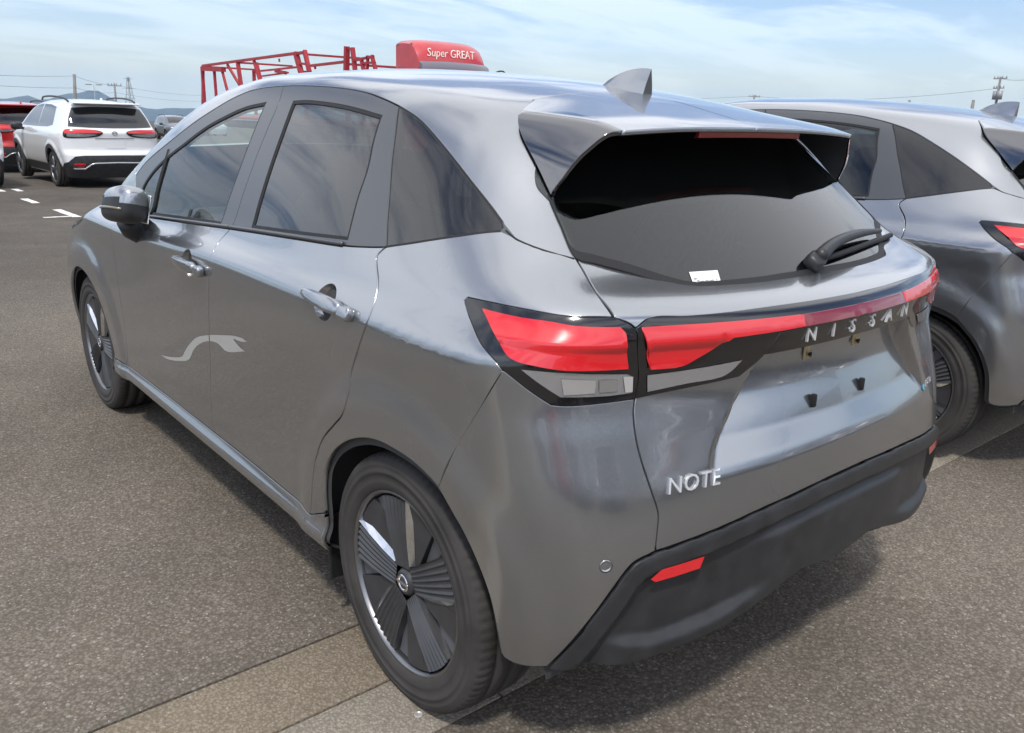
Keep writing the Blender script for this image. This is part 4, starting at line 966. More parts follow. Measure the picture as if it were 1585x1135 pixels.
    bot = lift_pts([(3.4, 0, .22), (3.4, .45, .22), (3.2, .7, .23)], (-1, 0, 0))
    lp = [(hsb, G), (np.vstack([hsb[-1], bot[0]]), 0), (cr(np.vstack([bot, fe[2]])), .0001), (cr(fe[::-1]), G), (np.vstack([fe[0], hsb[0]]), G)]
    m = panel(lp, (-.85, -.45, -.15), F_body, .04); put('front_bumper', both(m), M['paint'], root); liner(lp, (-.85, -.45, -.15))
    lp = [(roof_fc, .003), (np.vstack([roof_f[-1], hood[0]]), 0), (cr(hood, .05), .003), (np.vstack([hs[0], wse[0]]), .003), (wse_c, .003)]
    m = panel(lp, (-.35, -.1, -.93), F_body, .05, off=-.002, flange=.006); put('windscreen', both(m), M['glass'], root)
    # ---- inner black shell, wheel wells, floor
    L = join(*liners); put('inner_shell', both(L), M['liner'], root)
    for cx in (0., 2.58):
        w = revolve([(.85, .385), (.60, .39), (.50, .36), (.48, 0)], 40, math.radians(-8), math.radians(184), radf=lambda i, y, r: r+(.055*sstep(105, 165, -8+192*i/40) if (r > .3 and cx == 0) else 0))
        w = (w[0]+np.array([cx, 0, .305]), w[1], None); V = w[0]
        Q = lift_pts(np.stack([V[:, 0], np.full(len(V), .9), np.maximum(V[:, 2], .26)], 1), side); V[:, 1] = np.minimum(V[:, 1], Q[:, 1]-.012)
        pair('wheel_well', w, M['liner'])
    fl = join(box((1.28, 0, .225), (1.62, 1.40, .05)), box((-.30, 0, .34), (.42, 1.20, .14), .05), box((1.30, 0, .19), (3.0, .9, .04)))
    put('floor_pan', fl, M['liner'], root, smooth=False)
    fp = box((.352, .755, .245), (.012, .12, .19), .004); pair('mud_flap', fp, M['rubber'], smooth=False)
    # ---- folded door mirrors
    mir = superell((0, 0, 0), (.104, .052, .066), .62, .55, 22, 36); V = mir[0].copy()
    t = (V[:, 0]+.104)/.208
    V[:, 2] *= 1.06-.22*t; V[:, 1] += .015*np.sin(np.pi*t); V[:, 2] -= .022*(t-.5)
    zz = V[:, 2]
    fc = [f for f in mir[1] if np.mean([zz[i] for i in f]) > .018]; fb = [f for f in mir[1] if np.mean([zz[i] for i in f]) <= .018]
    Mx = frame(np.array(K['mirror_c']), unit([.96, .10, .0]), unit([-.10, .96, .22]), unit(np.cross(unit([.96, .10, .0]), unit([-.10, .96, .22]))))
    for (d, fl) in zip(doors['front_door'], (False, True)):
        mm = empty('door_mirror'); mm.parent = root
        f_ = (lambda q: mirror(q)) if fl else (lambda q: q)
        put('cap', f_(move((V, fc, None), Mx)), M['paint'], mm)
        put('casing', f_(move((V*np.array([1.01, 1.02, 1.01]), fb, None), Mx)), M['plastic'], mm)
        ind = tube(cr([(-.085, .050, -.012), (-.03, .070, -.014), (.04, .068, -.020), (.095, .045, -.026)], .02), .0045, 8); put('side_repeater', f_(move(ind, Mx)), M['amber_clear'], mm)
        gl = box((0, -.048, .0), (.16, .006, .10), .002, M=None); put('mirror_glass', f_(move(gl, Mx)), M['mirror'], mm)
        c = np.array(K['mirror_c']); ft = [c+np.array([.07, -.02, -.06]), c+np.array([.09, -.05, -.10]), np.array([c[0]+.10, .795, .955])]
        st_ = tube(cr(ft, .02), np.linspace(.042, .050, len(cr(ft, .02))), 12); put('mirror_foot', f_(st_), M['plastic'], mm)
    hl = lift_pts([(.25, 0, 1.5), (.25, .40, 1.5), (.9, .44, 1.5), (1.6, .40, 1.5), (1.66, 0, 1.5)], (0, 0, -1))
    m = panel([(hl[:4], .0001), (hl[3:], .0001), (np.vstack([hl[-1], hl[0]]), 0)], (0, 0, -1), F_body, .12, off=-.035, flange=0); put('headliner', both(m), M['headliner'], root)
    # ---- seats, steering wheel, dash
    for y, x0, nm in ((.36, 1.15, 0), (-.36, 1.15, 0), (.36, .30, 1), (-.36, .30, 1)):
        s = empty('seat', (0, 0, 0)); s.parent = root
        put('cushion', superell((x0+.22, y, .52), (.26, .25, .11), .5, .5, 12, 20), M['seat'], s)
        b = superell((0, 0, 0), (.075, .24, .33), .5, .5, 14, 20); b[0][:, 0] -= b[0][:, 2]*.28; b[0][:, 1] *= 1-.18*np.clip(b[0][:, 2]/.33, 0, 1)
        b = (b[0]+np.array([x0-.06, y, .82]), b[1], None); put('backrest', b, M['seat'], s)
        put('headrest', superell((x0-.20, y, 1.17), (.05, .125, .085), .5, .5, 12, 18), M['seat'], s)
    put('dashboard', superell((1.98, 0, .80), (.22, .68, .16), .4, .4, 12, 24), M['dash'], root)
    sw = revolve([(.0, .185), (.012, .178), (.0, .170), (-.012, .178), (.0, .185)], 36); a = math.radians(62)
    Rm = frame((1.66, -.36, .87), (np.sin(a), 0, np.cos(a)), (np.cos(a)*-1, 0, np.sin(a)), (0, 1, 0)); put('steering_wheel', move(sw, Rm), M['rubber'], root)
    # ---- wheels
    for i, (x, spin) in enumerate(((0., 8.), (2.58, 31.))):
        for sgn in (1, -1):
            build_wheel(root, M, (x, .722*sgn, .305), spin, sgn)
    # reflected road marking, put into colour as a pale shape on both left doors
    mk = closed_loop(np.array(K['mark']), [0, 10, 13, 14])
    xs = np.interp(mk[:, 2], sBl[::-1][:, 2], sBl[::-1][:, 0])
    for par, keep in (('front_door', True), ('rear_door', False)):
        pass
    K_mark = mk
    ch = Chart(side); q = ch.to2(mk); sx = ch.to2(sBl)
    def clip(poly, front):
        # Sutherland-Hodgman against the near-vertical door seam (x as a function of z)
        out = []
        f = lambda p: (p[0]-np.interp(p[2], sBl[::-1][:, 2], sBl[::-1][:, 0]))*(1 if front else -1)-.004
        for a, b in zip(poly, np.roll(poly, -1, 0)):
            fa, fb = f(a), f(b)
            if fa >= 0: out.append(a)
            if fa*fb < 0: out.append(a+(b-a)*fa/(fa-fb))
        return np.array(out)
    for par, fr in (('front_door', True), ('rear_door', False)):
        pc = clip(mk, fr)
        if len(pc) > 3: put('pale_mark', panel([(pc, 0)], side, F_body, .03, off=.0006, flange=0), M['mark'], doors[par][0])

def build_wheel(root, M, c, spin, sgn):
    w = empty('wheel'); w.parent = root; w.location = c; w.rotation_euler = (0, 0, 0 if sgn > 0 else math.pi)
    key = round(spin)
    if key not in WHEEL_CACHE:
        nb = 84; n = nb*4
        prof = [(-.078, .216), (-.090, .222), (-.0955, .245), (-.097, .262), (-.0945, .288), (-.089, .302), (-.082, .3085), (-.071, .3115), (-.052, .3135), (-.051, .307), (-.043, .307), (-.042, .314), (-.006, .3147), (-.005, .308), (.005, .308), (.006, .3147), (.042, .314), (.043, .307), (.051, .307), (.052, .3135), (.071, .3115), (.082, .3085), (.089, .302), (.0945, .288), (.0955, .2855), (.0950, .2845), (.0965, .274), (.0972, .2735), (.0972, .2665), (.0964, .266), (.0958, .250), (.0965, .2485), (.0962, .243), (.0930, .230), (.088, .224), (.078, .216)]
        def rad(i, y, r):
            if r > .303 and abs(y) > .055 and (i % 4) == 3: return r-.0035
            return r
        ty = revolve(prof, n, radf=rad)
        me = put('tyre', ty, M['tyre'], w)
        D = {}
        D['tyre'] = ty
        D['rim'] = revolve([(.070, .228), (.087, .2265), (.0895, .2225), (.087, .218), (.076, .2145), (.050, .2125), (-.06, .20)], 96)
        WS = 1.033
        D['disc'] = revolve([(.052, .2135), (.050, .12), (.054, .05), (.056, 0)], 64)
        a0 = 0.
        def P(r, t, y): return (r*math.cos(a0)-t*math.sin(a0), y, r*math.sin(a0)+t*math.cos(a0))
        # ridged blade: width grows outwards; ridges run along it
        V = []; F = []; nr = 6; cols = []
        for i in range(nr*3+1):
            u = i/(nr*3); ph = i % 3
            cols.append((u, [0, -.0045, -.0045][ph] if 0 < i < nr*3 else 0))
        rs = [.036, .06, .09, .13, .17, .204]
        for r in rs:
            w0 = .024+.026*(r/.204); yb = .0845-.010*(1-r/.204)**2+.003*math.sin(r/.204*3.0)
            for u, d in cols:
                t = (u*2-1)*w0
                rr = r if r < .2 else math.sqrt(max(r*r-t*t, 0))
                V.append(P(rr, t, yb+d*(1 if r > .04 else 0)))
        nc = len(cols)
        for i in range(len(rs)-1):
            for j in range(nc-1): F.append((i*nc+j, i*nc+j+1, (i+1)*nc+j+1, (i+1)*nc+j)[::-1])
        m0 = len(V)                                              # side walls
        for i, r in enumerate(rs):
            for j in (0, nc-1): x, y, z = V[i*nc+j]; V.append((x, .052, z))
        for i in range(len(rs)-1):
            F.append((i*nc, (i+1)*nc, m0+2*(i+1), m0+2*i)[::-1]); F.append((i*nc+nc-1, (i+1)*nc+nc-1, m0+2*(i+1)+1, m0+2*i+1))
        D['blade'] = (np.array(V), F, None)
        V = []
        for r in (.045, .09, .15, .203):                         # bright machined edge on one flank
            w0 = .024+.026*(r/.204); e = .006+.010*math.sin(math.pi*min(1, (r-.03)/.19)); yb = .0850-.010*(1-r/.204)**2+.003*math.sin(r/.204*3.0)
            V += [P(r, w0, yb), P(r, w0+e, yb-.011)]
        D['edge'] = (np.array(V), [(0, 2, 3, 1), (2, 4, 5, 3), (4, 6, 7, 5)], None)
        def sector(r0, r1, d0, d1, y0, y1, yb):
            A = []; n_ = 6
            for q in range(n_+1):
                t = math.radians(d0[1]+(d1[1]-d0[1])*q/n_); A.append((r1*math.cos(t), y1, r1*math.sin(t)))
            for q in range(n_+1):
                t = math.radians(d1[0]+(d0[0]-d1[0])*q/n_); A.append((r0*math.cos(t), y0, r0*math.sin(t)))
            m_ = len(A); Vv = A+[(x, yb, z) for x, y, z in A]
            return np.array(Vv), [tuple(range(m_))]+[(i, (i+1) % m_, m_+(i+1) % m_, m_+i)[::-1] for i in range(m_)], None
        D['petal'] = sector(.062, .205, (24, 22), (50, 43), .070, .079, .05)
        D['tip'] = sector(.150, .205, (14, 13), (24, 22), .074, .079, .05)
        D['facet'] = sector(.095, .203, (49, 43.6), (56, 56), .060, .071, .05)
        hub = revolve([(.084, .0), (.084, .026), (.081, .030), (.070, .036), (.052, .045)], 40)
        em = revolve([(.0845, .0215), (.0862, .020), (.0862, .0165), (.0845, .015)], 32)
        rim = put('rim', D['rim'], M['rim_metal'], w)
        put('cover_disc', D['disc'], M['wheel_dark'], rim)
        for nm, kk, mt, ang in (('blade', 'blade', 'wheel_grey', 25), ('machined_edge', 'edge', 'machined', None), ('petal', 'petal', 'wheel_dark', None), ('petal_tip', 'tip', 'wheel_dark', None), ('facet', 'facet', 'wheel_blue', None)):
            o = put(nm, (D[kk][0]*np.array([WS, 1, WS]), D[kk][1], None), M[mt], rim, smooth=ang is not None, angle=ang)
            for k in range(5):
                q = o if k == 0 else o.copy()
                if k: COL.objects.link(q); q.parent = rim
                q.rotation_euler = (0, -math.radians(spin+72*k), 0)
        put('hub_cap', hub, M['wheel_dark'], rim, angle=30); e_ = put('emblem_ring', em, M['chrome'], rim, smooth=False); put('emblem_bar', box((0, .0855, 0), (.050, .002, .007)), M['chrome'], rim, smooth=False)
        WHEEL_CACHE[key] = w
    else:
        src = WHEEL_CACHE[key]
        for ch in list(src.children): copy_tree(ch, w)
WHEEL_CACHE = {}
# ---------------------------------------------------------------- shared materials
def paint_mat(name, col):
    # metallic paint: a fairly sharp metallic layer, coarser tilted flakes that spread the sun, a smooth clear coat, a little dust
    m = mat(name, col, .15, 1., 1., .5, .012)
    nt = m.node_tree; A = nt.nodes.new; L = nt.links.new; b = nt.nodes['Principled BSDF']; out = nt.nodes['Material Output']
    b2 = A('ShaderNodeBsdfPrincipled'); b2.inputs['Base Color'].default_value = (*[c*1.02 for c in col], 1); b2.inputs['Metallic'].default_value = .9; b2.inputs['Roughness'].default_value = .5
    b2.inputs['Coat Weight'].default_value = 1; b2.inputs['Coat Roughness'].default_value = .012
    tc = A('ShaderNodeTexCoord'); ge = A('ShaderNodeNewGeometry')
    v = A('ShaderNodeTexVoronoi'); v.inputs['Scale'].default_value = 1500; L(tc.outputs['Object'], v.inputs['Vector'])
    for bb, k in ((b, .025), (b2, .12)):
        mp = A('ShaderNodeVectorMath'); mp.operation = 'MULTIPLY_ADD'; mp.inputs[1].default_value = (k*2,)*3; mp.inputs[2].default_value = (-k,)*3; L(v.outputs['Color'], mp.inputs[0])
        ad = A('ShaderNodeVectorMath'); ad.operation = 'ADD'; nm = A('ShaderNodeVectorMath'); nm.operation = 'NORMALIZE'
        L(ge.outputs['Normal'], ad.inputs[0]); L(mp.outputs[0], ad.inputs[1]); L(ad.outputs[0], nm.inputs[0]); L(nm.outputs[0], bb.inputs['Normal']); L(ge.outputs['Normal'], bb.inputs['Coat Normal'])
    n = A('ShaderNodeTexNoise'); n.inputs['Scale'].default_value = 2.2; n.inputs['Detail'].default_value = 8; L(tc.outputs['Object'], n.inputs['Vector'])
    r = A('ShaderNodeMapRange'); r.inputs[1].default_value = .35; r.inputs[2].default_value = .75; r.inputs[3].default_value = .29; r.inputs[4].default_value = .33
    L(n.outputs['Fac'], r.inputs[0]); mx = A('ShaderNodeMixShader'); L(r.outputs[0], mx.inputs[0]); L(b.outputs[0], mx.inputs[1]); L(b2.outputs[0], mx.inputs[2])
    # dust film, heavier low down where the road throws it up, with fine specks
    df = A('ShaderNodeBsdfDiffuse'); df.inputs[0].default_value = (.30, .275, .24, 1)
    sp = A('ShaderNodeSeparateXYZ'); L(tc.outputs['Object'], sp.inputs[0])
    z = A('ShaderNodeMapRange'); z.inputs[1].default_value = .75; z.inputs[2].default_value = .22; z.inputs[3].default_value = .0; z.inputs[4].default_value = .035; L(sp.outputs['Z'], z.inputs[0])
    n2 = A('ShaderNodeTexNoise'); n2.inputs['Scale'].default_value = 160; n2.inputs['Detail'].default_value = 5; n2.inputs['Roughness'].default_value = .7; L(tc.outputs['Object'], n2.inputs['Vector'])
    r2 = A('ShaderNodeMapRange'); r2.inputs[1].default_value = .35; r2.inputs[2].default_value = .72; r2.inputs[3].default_value = .7; r2.inputs[4].default_value = 1.4; L(n2.outputs['Fac'], r2.inputs[0])
    mu = A('ShaderNodeMath'); mu.operation = 'MULTIPLY'; mu.use_clamp = True; L(z.outputs[0], mu.inputs[0]); L(r2.outputs[0], mu.inputs[1])
    mx2 = A('ShaderNodeMixShader'); L(mu.outputs[0], mx2.inputs[0]); L(mx.outputs[0], mx2.inputs[1]); L(df.outputs[0], mx2.inputs[2]); L(mx2.outputs[0], out.inputs['Surface'])
    return m
M = {}
M['paint'] = paint_mat('gunmetal_paint', (.37, .383, .40))
M['plastic'] = mat('black_plastic', (.028, .029, .031), .42, noise=(18, .25, .05), bump=(900, .00008))
M['rubber'] = mat('black_rubber', (.012, .012, .013), .6)
M['tyre'] = mat('tyre_rubber', (.044, .041, .038), .78, noise=(9, .30, .06), bump=(350, .0003))
M['liner'] = mat('dark_lining', (.05, .05, .05), .85)
M['pillar'] = mat('pillar_film', (.085, .09, .098), .34, .25, .25, .5, .15)
M['fin_gloss'] = mat('dark_gloss_fin', (.16, .16, .165), .07, 1., 1., .5)
M['gloss_black'] = mat('gloss_black', (.008, .008, .009), .12, 0, 1., .5)
M['lamp_black'] = mat('smoked_lamp_housing', (.010, .010, .011), .14, 0, 1., .5)
M['red_lens'] = mat('red_lamp_lens', (.66, .014, .020), .20, .0, 1., .6)
M['brake_red'] = mat('dark_red_lens', (.20, .006, .010), .16, 0, 1.)
M['lamp_beige'] = mat('bulb_reflector', (.44, .43, .41), .25, .4, 1.)
M['lamp_white'] = mat('white_reflector', (.66, .66, .65), .2, .5, 1.)
M['clear_lens'] = mat('clear_lamp_lens', (.50, .51, .53), .2, .75, 1.)
M['orange'] = mat('orange_lens', (.70, .20, .03), .25, 0, 1.)
M['amber'] = mat('amber_bulb', (.26, .25, .24), .25, .3, 1.)
M['amber_clear'] = mat('repeater_lens', (.24, .22, .16), .2, .3, 1.)
M['badge'] = mat('bright_badge', (.86, .87, .88), .28, .55)
M['chrome'] = mat('chrome', (.80, .81, .82), .12, 1.)
M['machined'] = mat('machined_alloy', (.74, .75, .77), .22, 1., noise=(60, .06))
M['rim_metal'] = mat('rim_alloy', (.26, .265, .275), .38, 1., noise=(30, .1))
M['wheel_dark'] = mat('wheel_cover_dark', (.050, .051, .054), .42, .2, noise=(25, .12))
M['wheel_grey'] = mat('wheel_cover_grey', (.068, .070, .074), .38, .3, noise=(25, .1))
M['wheel_blue'] = mat('wheel_cover_facet', (.13, .135, .15), .35, .35)
M['brass'] = mat('yellow_plated_steel', (.50, .42, .26), .4, .7, noise=(80, .3))
M['badge_blue'] = mat('badge_blue', (.12, .45, .68), .25, .3, 1.)
M['white'] = mat('sticker_white', (.82, .82, .80), .5)
M['print_grey'] = mat('sticker_print', (.25, .25, .26), .6)
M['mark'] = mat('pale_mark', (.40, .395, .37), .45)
M['mirror'] = mat('mirror_glass', (.9, .9, .9), .02, 1.)
M['seat'] = mat('seat_fabric', (.42, .38, .30), .85, noise=(40, .15))
M['underside'] = mat('spoiler_underside_plastic', (.075, .076, .082), .5)
M['headliner'] = mat('headliner_cloth', (.50, .48, .44), .9)
M['dash'] = mat('dash_plastic', (.03, .03, .032), .6)
M['glass'] = glass_mat('clear_glass', (.85, .98, .93), k=1.0)
M['privacy'] = glass_mat('privacy_glass', (.075, .09, .10), k=1.28)
M['rear_glass'] = glass_mat('rear_screen_glass', (.26, .28, .275), k=1.12)

car = empty('parked_car', (0, 0, 0), 0, 'dark grey five-door hatchback nearest the camera with a pale curved mark on its doors', 'car', 'grey hatchbacks parked side by side')
build_hatchback(car, M)
car2 = copy_tree(car)
car2.location = (.062, -2.612, 0); car2.rotation_euler = (0, 0, -.029)
car2['label'] = 'grey hatchback cut off by the right edge, parked beside the nearest one'

# ---------------------------------------------------------------- ground, drain slabs, paint
SLOPE = .0183
def gz(x):                                    # the yard falls away gently in front of the parked row
    t = np.asarray(x, float)-5.0
    return -SLOPE*np.where(t > 3, t, np.where(t < -3, 0, (t+3)**2/12))
def ground_mat(name, base, warm, stone, spec_amt, scale=1., rough=.9, bumpd=.0035):
    m = bpy.data.materials.new(name); m.use_nodes = True; nt = m.node_tree; b = nt.nodes['Principled BSDF']; L = nt.links.new; A = nt.nodes.new
    tc = A('ShaderNodeTexCoord')
    def noise(s, d=4, r=.55):
        n = A('ShaderNodeTexNoise'); n.inputs['Scale'].default_value = s; n.inputs['Detail'].default_value = d; n.inputs['Roughness'].default_value = r; L(tc.outputs['Object'], n.inputs['Vector']); return n.outputs['Fac']
    def rng(x, a, b_, c, d):
        r = A('ShaderNodeMapRange'); r.inputs[1].default_value = a; r.inputs[2].default_value = b_; r.inputs[3].default_value = c; r.inputs[4].default_value = d; L(x, r.inputs[0]); return r.outputs[0]
    def mixc(f, c1, c2, mode='MIX'):
        x = A('ShaderNodeMix'); x.data_type = 'RGBA'; x.blend_type = mode
        if hasattr(f, 'links'): L(f, x.inputs[0])
        else: x.inputs[0].default_value = f
        for i, c in ((6, c1), (7, c2)):
            if hasattr(c, 'links'): L(c, x.inputs[i])
            else: x.inputs[i].default_value = (*c, 1)
        return x.outputs[2]
    big = noise(.35, 6, .6); med = noise(2.3, 6, .6); fine = noise(70, 3)
    vo = A('ShaderNodeTexVoronoi'); vo.inputs['Scale'].default_value = 85*scale; L(tc.outputs['Object'], vo.inputs['Vector'])
    vo2 = A('ShaderNodeTexVoronoi'); vo2.inputs['Scale'].default_value = 190*scale; L(tc.outputs['Object'], vo2.inputs['Vector'])
    sp = A('ShaderNodeSeparateColor'); L(vo.outputs['Color'], sp.inputs[0]); sp2 = A('ShaderNodeSeparateColor'); L(vo2.outputs['Color'], sp2.inputs[0])
    c = mixc(rng(med, .35, .68, 0, 1), base, warm)
    c = mixc(rng(sp.outputs[0], 0, 1, .0, .72), c, stone)                 # stones differ one from the next
    dark = tuple(v*.55 for v in base)
    c = mixc(rng(vo.outputs['Distance'], .30, .66, 0, .62), c, dark)       # binder between them
    c = mixc(rng(sp2.outputs[1], .72, .95, 0, .55), c, dark)
    c = mixc(rng(sp.outputs[1], .965, .99, 0, spec_amt*.7), c, (.36, .34, .31))  # a few pale stones
    c = mixc(rng(sp2.outputs[2], .985, .995, 0, spec_amt*.8), c, (.50, .48, .45))
    st_ = noise(1.1, 9, .68); c = mixc(rng(st_, .60, .72, 0, .38), c, tuple(v*.5 for v in base))      # old oil and tyre stains
    st2 = noise(.8, 7, .62); c = mixc(rng(st2, .58, .74, 0, .30), c, tuple(v*k for v, k in zip(base, (1.5, 1.35, 1.1))))
    hs = A('ShaderNodeHueSaturation'); L(c, hs.inputs['Color'])
    mul = A('ShaderNodeMath'); mul.operation = 'MULTIPLY'; L(rng(big, .3, .7, .80, 1.18), mul.inputs[0]); L(rng(med, .25, .75, .88, 1.12), mul.inputs[1]); L(mul.outputs[0], hs.inputs['Value'])
    if name == 'worn_asphalt':           # colour turns darker and greyer forward of the parked row
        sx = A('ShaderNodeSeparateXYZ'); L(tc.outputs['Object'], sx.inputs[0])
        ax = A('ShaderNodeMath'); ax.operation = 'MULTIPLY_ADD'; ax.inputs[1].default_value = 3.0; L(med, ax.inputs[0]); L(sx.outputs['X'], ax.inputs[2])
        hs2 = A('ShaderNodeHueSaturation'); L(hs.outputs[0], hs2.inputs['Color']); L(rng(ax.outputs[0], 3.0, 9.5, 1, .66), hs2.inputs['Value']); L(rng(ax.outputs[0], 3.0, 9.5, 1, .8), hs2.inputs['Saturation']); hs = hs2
    L(hs.outputs[0], b.inputs['Base Color']); b.inputs['Roughness'].default_value = rough; b.inputs['Specular IOR Level'].default_value = .06
    h = A('ShaderNodeMath'); h.operation = 'MULTIPLY_ADD'; h.inputs[1].default_value = -1.0; L(vo.outputs['Distance'], h.inputs[0]); L(rng(fine, .3, .7, 0, .5), h.inputs[2])
    bp = A('ShaderNodeBump'); bp.inputs['Strength'].default_value = .9; bp.inputs['Distance'].default_value = bumpd; L(h.outputs[0], bp.inputs['Height']); L(bp.outputs[0], b.inputs['Normal'])
    return m
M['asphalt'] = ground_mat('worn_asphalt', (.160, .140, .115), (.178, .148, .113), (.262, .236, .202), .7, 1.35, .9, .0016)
M['slab_tan'] = ground_mat('tan_concrete', (.265, .222, .165), (.235, .188, .132), (.33, .285, .225), .5, 1.5, .92, .002)
M['slab_pale'] = ground_mat('pale_concrete', (.33, .295, .24), (.285, .245, .188), (.40, .365, .305), .4, 1.6, .92, .002)
M['trench'] = mat('drain_joint_dirt', (.03, .026, .02), .95)
M['road_white'] = mat('road_paint', (.70, .69, .66), .7, noise=(14, .22))
XA, XB, XC = .319, .064, -.158
xs = [-500, -120, -40, -15, -6, XC-.0035]; xs2 = [XA+.0035, 2., 2.6, 3.2, 3.8, 4.4, 5, 5.6, 6.2, 6.8, 7.4, 8, 12, 25, 60, 150, 400, 1200, 4400]
ys = [-3600, -900, -200, -60, -20, -9, 7, 20, 60, 200, 900, 3600]
V = []; F = []
for grp in (xs, xs2):
    b0 = len(V)
    for x in grp:
        for y in ys: V.append((x, y, float(gz(x))))
    for i in range(len(grp)-1):
        for j in range(len(ys)-1): F.append((b0+i*len(ys)+j, b0+(i+1)*len(ys)+j, b0+(i+1)*len(ys)+j+1, b0+i*len(ys)+j+1))
b0 = len(V); rowA = (len(xs)-1)*len(ys); rowB = len(xs)*len(ys)
for j in range(len(ys)-1):                    # asphalt again beyond both ends of the drain
    if ys[j] >= -9 and ys[j+1] <= 7: continue
    F.append((rowA+j, rowB+j, rowB+j+1, rowA+j+1))
for x, s in ((XC-.0035, rowA), (XA+.0035, rowB)):   # cut edges of the asphalt beside the drain
    k = len(V); j0, j1 = ys.index(-9), ys.index(7)
    V += [(x, -9, -.035), (x, 7, -.035)]; f = (s+j0, s+j1, k+1, k); F.append(f if x > 0 else f[::-1])
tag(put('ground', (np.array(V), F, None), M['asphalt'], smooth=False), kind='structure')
tag(put('drain_bed', (np.array([(XC-.01, -9, -.03), (XA+.01, -9, -.03), (XA+.01, 7, -.03), (XC-.01, 7, -.03)]), [(0, 1, 2, 3)], None), M['trench'], smooth=False), kind='structure')
drain = empty('drain_channel'); tag(drain, kind='structure')
rng = random.Random(3)
proto = {}
for row, (xa, xb, mt, y0) in enumerate(((XB+.0035, XA-.0035, 'slab_tan', .60), (XC+.0035, XB-.0035, 'slab_pale', .62))):
    for k in range(-9, 7):
        y = y0+k*1.0
        if y < -8.9 or y+1 > 6.9: continue
        if row not in proto:
            o = put('slab', box((0, .5, -.02), (xb-xa, .994, .04), .004, 2), M[mt], drain, angle=40); proto[row] = o
        else:
            o = proto[row].copy(); COL.objects.link(o); o.parent = drain
        o.location = ((xa+xb)/2, y, rng.uniform(-.0012, .0008)); o.rotation_euler = (rng.uniform(-.0006, .0006), rng.uniform(-.002, .002), rng.uniform(-.0006, .0006))
nail = revolve([(0, .0), (.0015, .004), (.001, .009), (.003, .011), (.0025, .0145), (0, .0155)], 24); nail = (nail[0][:, [0, 2, 1]]*.7+np.array([-.088, .821, .002]), [f[::-1] for f in nail[1]], None)
tag(put('survey_marker', nail, mat('dull_zinc', (.62, .60, .56), .45, .6, noise=(200, .2)), angle=35), 'small round pale metal marker set in the concrete beside the rear tyre', 'survey marker')
def flat(name, poly, m, z=.004):
    n = len(poly); V = [(x, y, float(gz(x))+z) for x, y in poly]; return put(name, (np.array(V), [tuple(range(n))], None), m, smooth=False)
def bay_mark(x0, x1, y0, w, stub, lab):
    e = empty('bay_mark', (0, 0, 0)); tag(e, lab, 'road marking', 'painted bay marks on the asphalt')
    rr = random.Random(int(x0*10)); 
    def ragged(a, b, c, d):
        P = []
        for p, q in ((( a, c), (b, c)), ((b, c), (b, d)), ((b, d), (a, d)), ((a, d), (a, c))):
            n = 7
            for i in range(n): t = i/n; P.append((p[0]+(q[0]-p[0])*t+rr.uniform(-.012, .012), p[1]+(q[1]-p[1])*t+rr.uniform(-.006, .006)))
        return P
    o = flat('stripe', ragged(x0, x1, y0-w/2, y0+w/2), M['road_white']); o.parent = e
    if stub:
        xm = stub[0]; o = flat('stub', ragged(xm-w*.45, xm+w*.45, y0+w/2, stub[1]), M['road_white'], .0045); o.parent = e
bay_mark(10.72, 11.9, -.98, .11, (10.85, -.60), 'white painted tee mark on the asphalt nearest the grey bonnet')
bay_mark(13.05, 13.95, -.95, .11, None, 'short white painted dash on the asphalt behind the tee mark')
bay_mark(15.55, 16.15, -1.20, .11, None, 'faint white dash on the asphalt below the white wheel of the tall car')
bay_mark(15.6, 16.1, -.93, .11, None, 'short white dash at the left edge of the asphalt')

# ---------------------------------------------------------------- distant cars: a taller crossover body and its relatives
Z2 = [.10, .30, .45, .60, .75, .92, 1.00, 1.08, 1.15, 1.30, 1.45, 1.60, 1.75]
W2 = [.74, .80, .86, .885, .90, .90, .885, .845, .815, .755, .69, .60, .48]
X2 = [-1.1, -.93, -.6, 0, 1.5, 2.64, 3.2, 3.6, 3.9]
P2 = [.86, .92, .975, 1, .99, 1, .94, .80, .6]
S2 = Spline2(np.array(Z2), np.array(X2), np.outer(W2, P2), .05, .15)
R2Z = [.10, .30, .48, .62, .72, .95, 1.02, 1.08, 1.14, 1.30, 1.45, 1.60, 1.75]
R2C = [-.74, -.86, -.93, -.93, -.875, -.885, -.895, -.86, -.80, -.70, -.585, -.44, -.30]
R2Y = [-.4, 0, .4, .6, .75, .9]
R2P = [.03, 0, .03, .075, .13, .24]
SR2 = Spline2(np.array(R2Z), np.array(R2Y), np.array([[c+p for p in R2P] for c in R2C]), .04, .08)
T2X = [-1., -.6, -.3, .3, .9, 1.3, 1.7, 2.1, 2.6, 2.8, 3.2, 3.5, 3.8]
T2C = [1.48, 1.545, 1.585, 1.615, 1.62, 1.60, 1.54, 1.38, 1.12, 1.075, 1.02, .93, .75]
ST2 = Spline2(np.array(T2X), np.array([-.4, 0, .4, .7, .9]), np.array([[c+r for r in (-.02, 0, -.02, -.07, -.13)] for c in T2C]), .1, .1)
def F_suv(P):
    x, y, z = P[:, 0], np.abs(P[:, 1]), P[:, 2]; ys_ = np.sqrt(y*y+1e-6)
    s = S2(z, x)
    for cx in (0., 2.64):
        rho = np.sqrt((x-cx)**2+(z-.33)**2); s = s+.016*sstep(.56, .47, rho)
    a = ys_-s; b = SR2(z, ys_)-x; c = z-ST2(x, ys_); d = x-(3.58-.30*ys_*ys_-.8*np.maximum(z-.6, 0)**2)
    f = smax(a, b, .16); f = smax(f, d, .2); f = smax(f, c, .10); return smax(f, .20-z, .03)
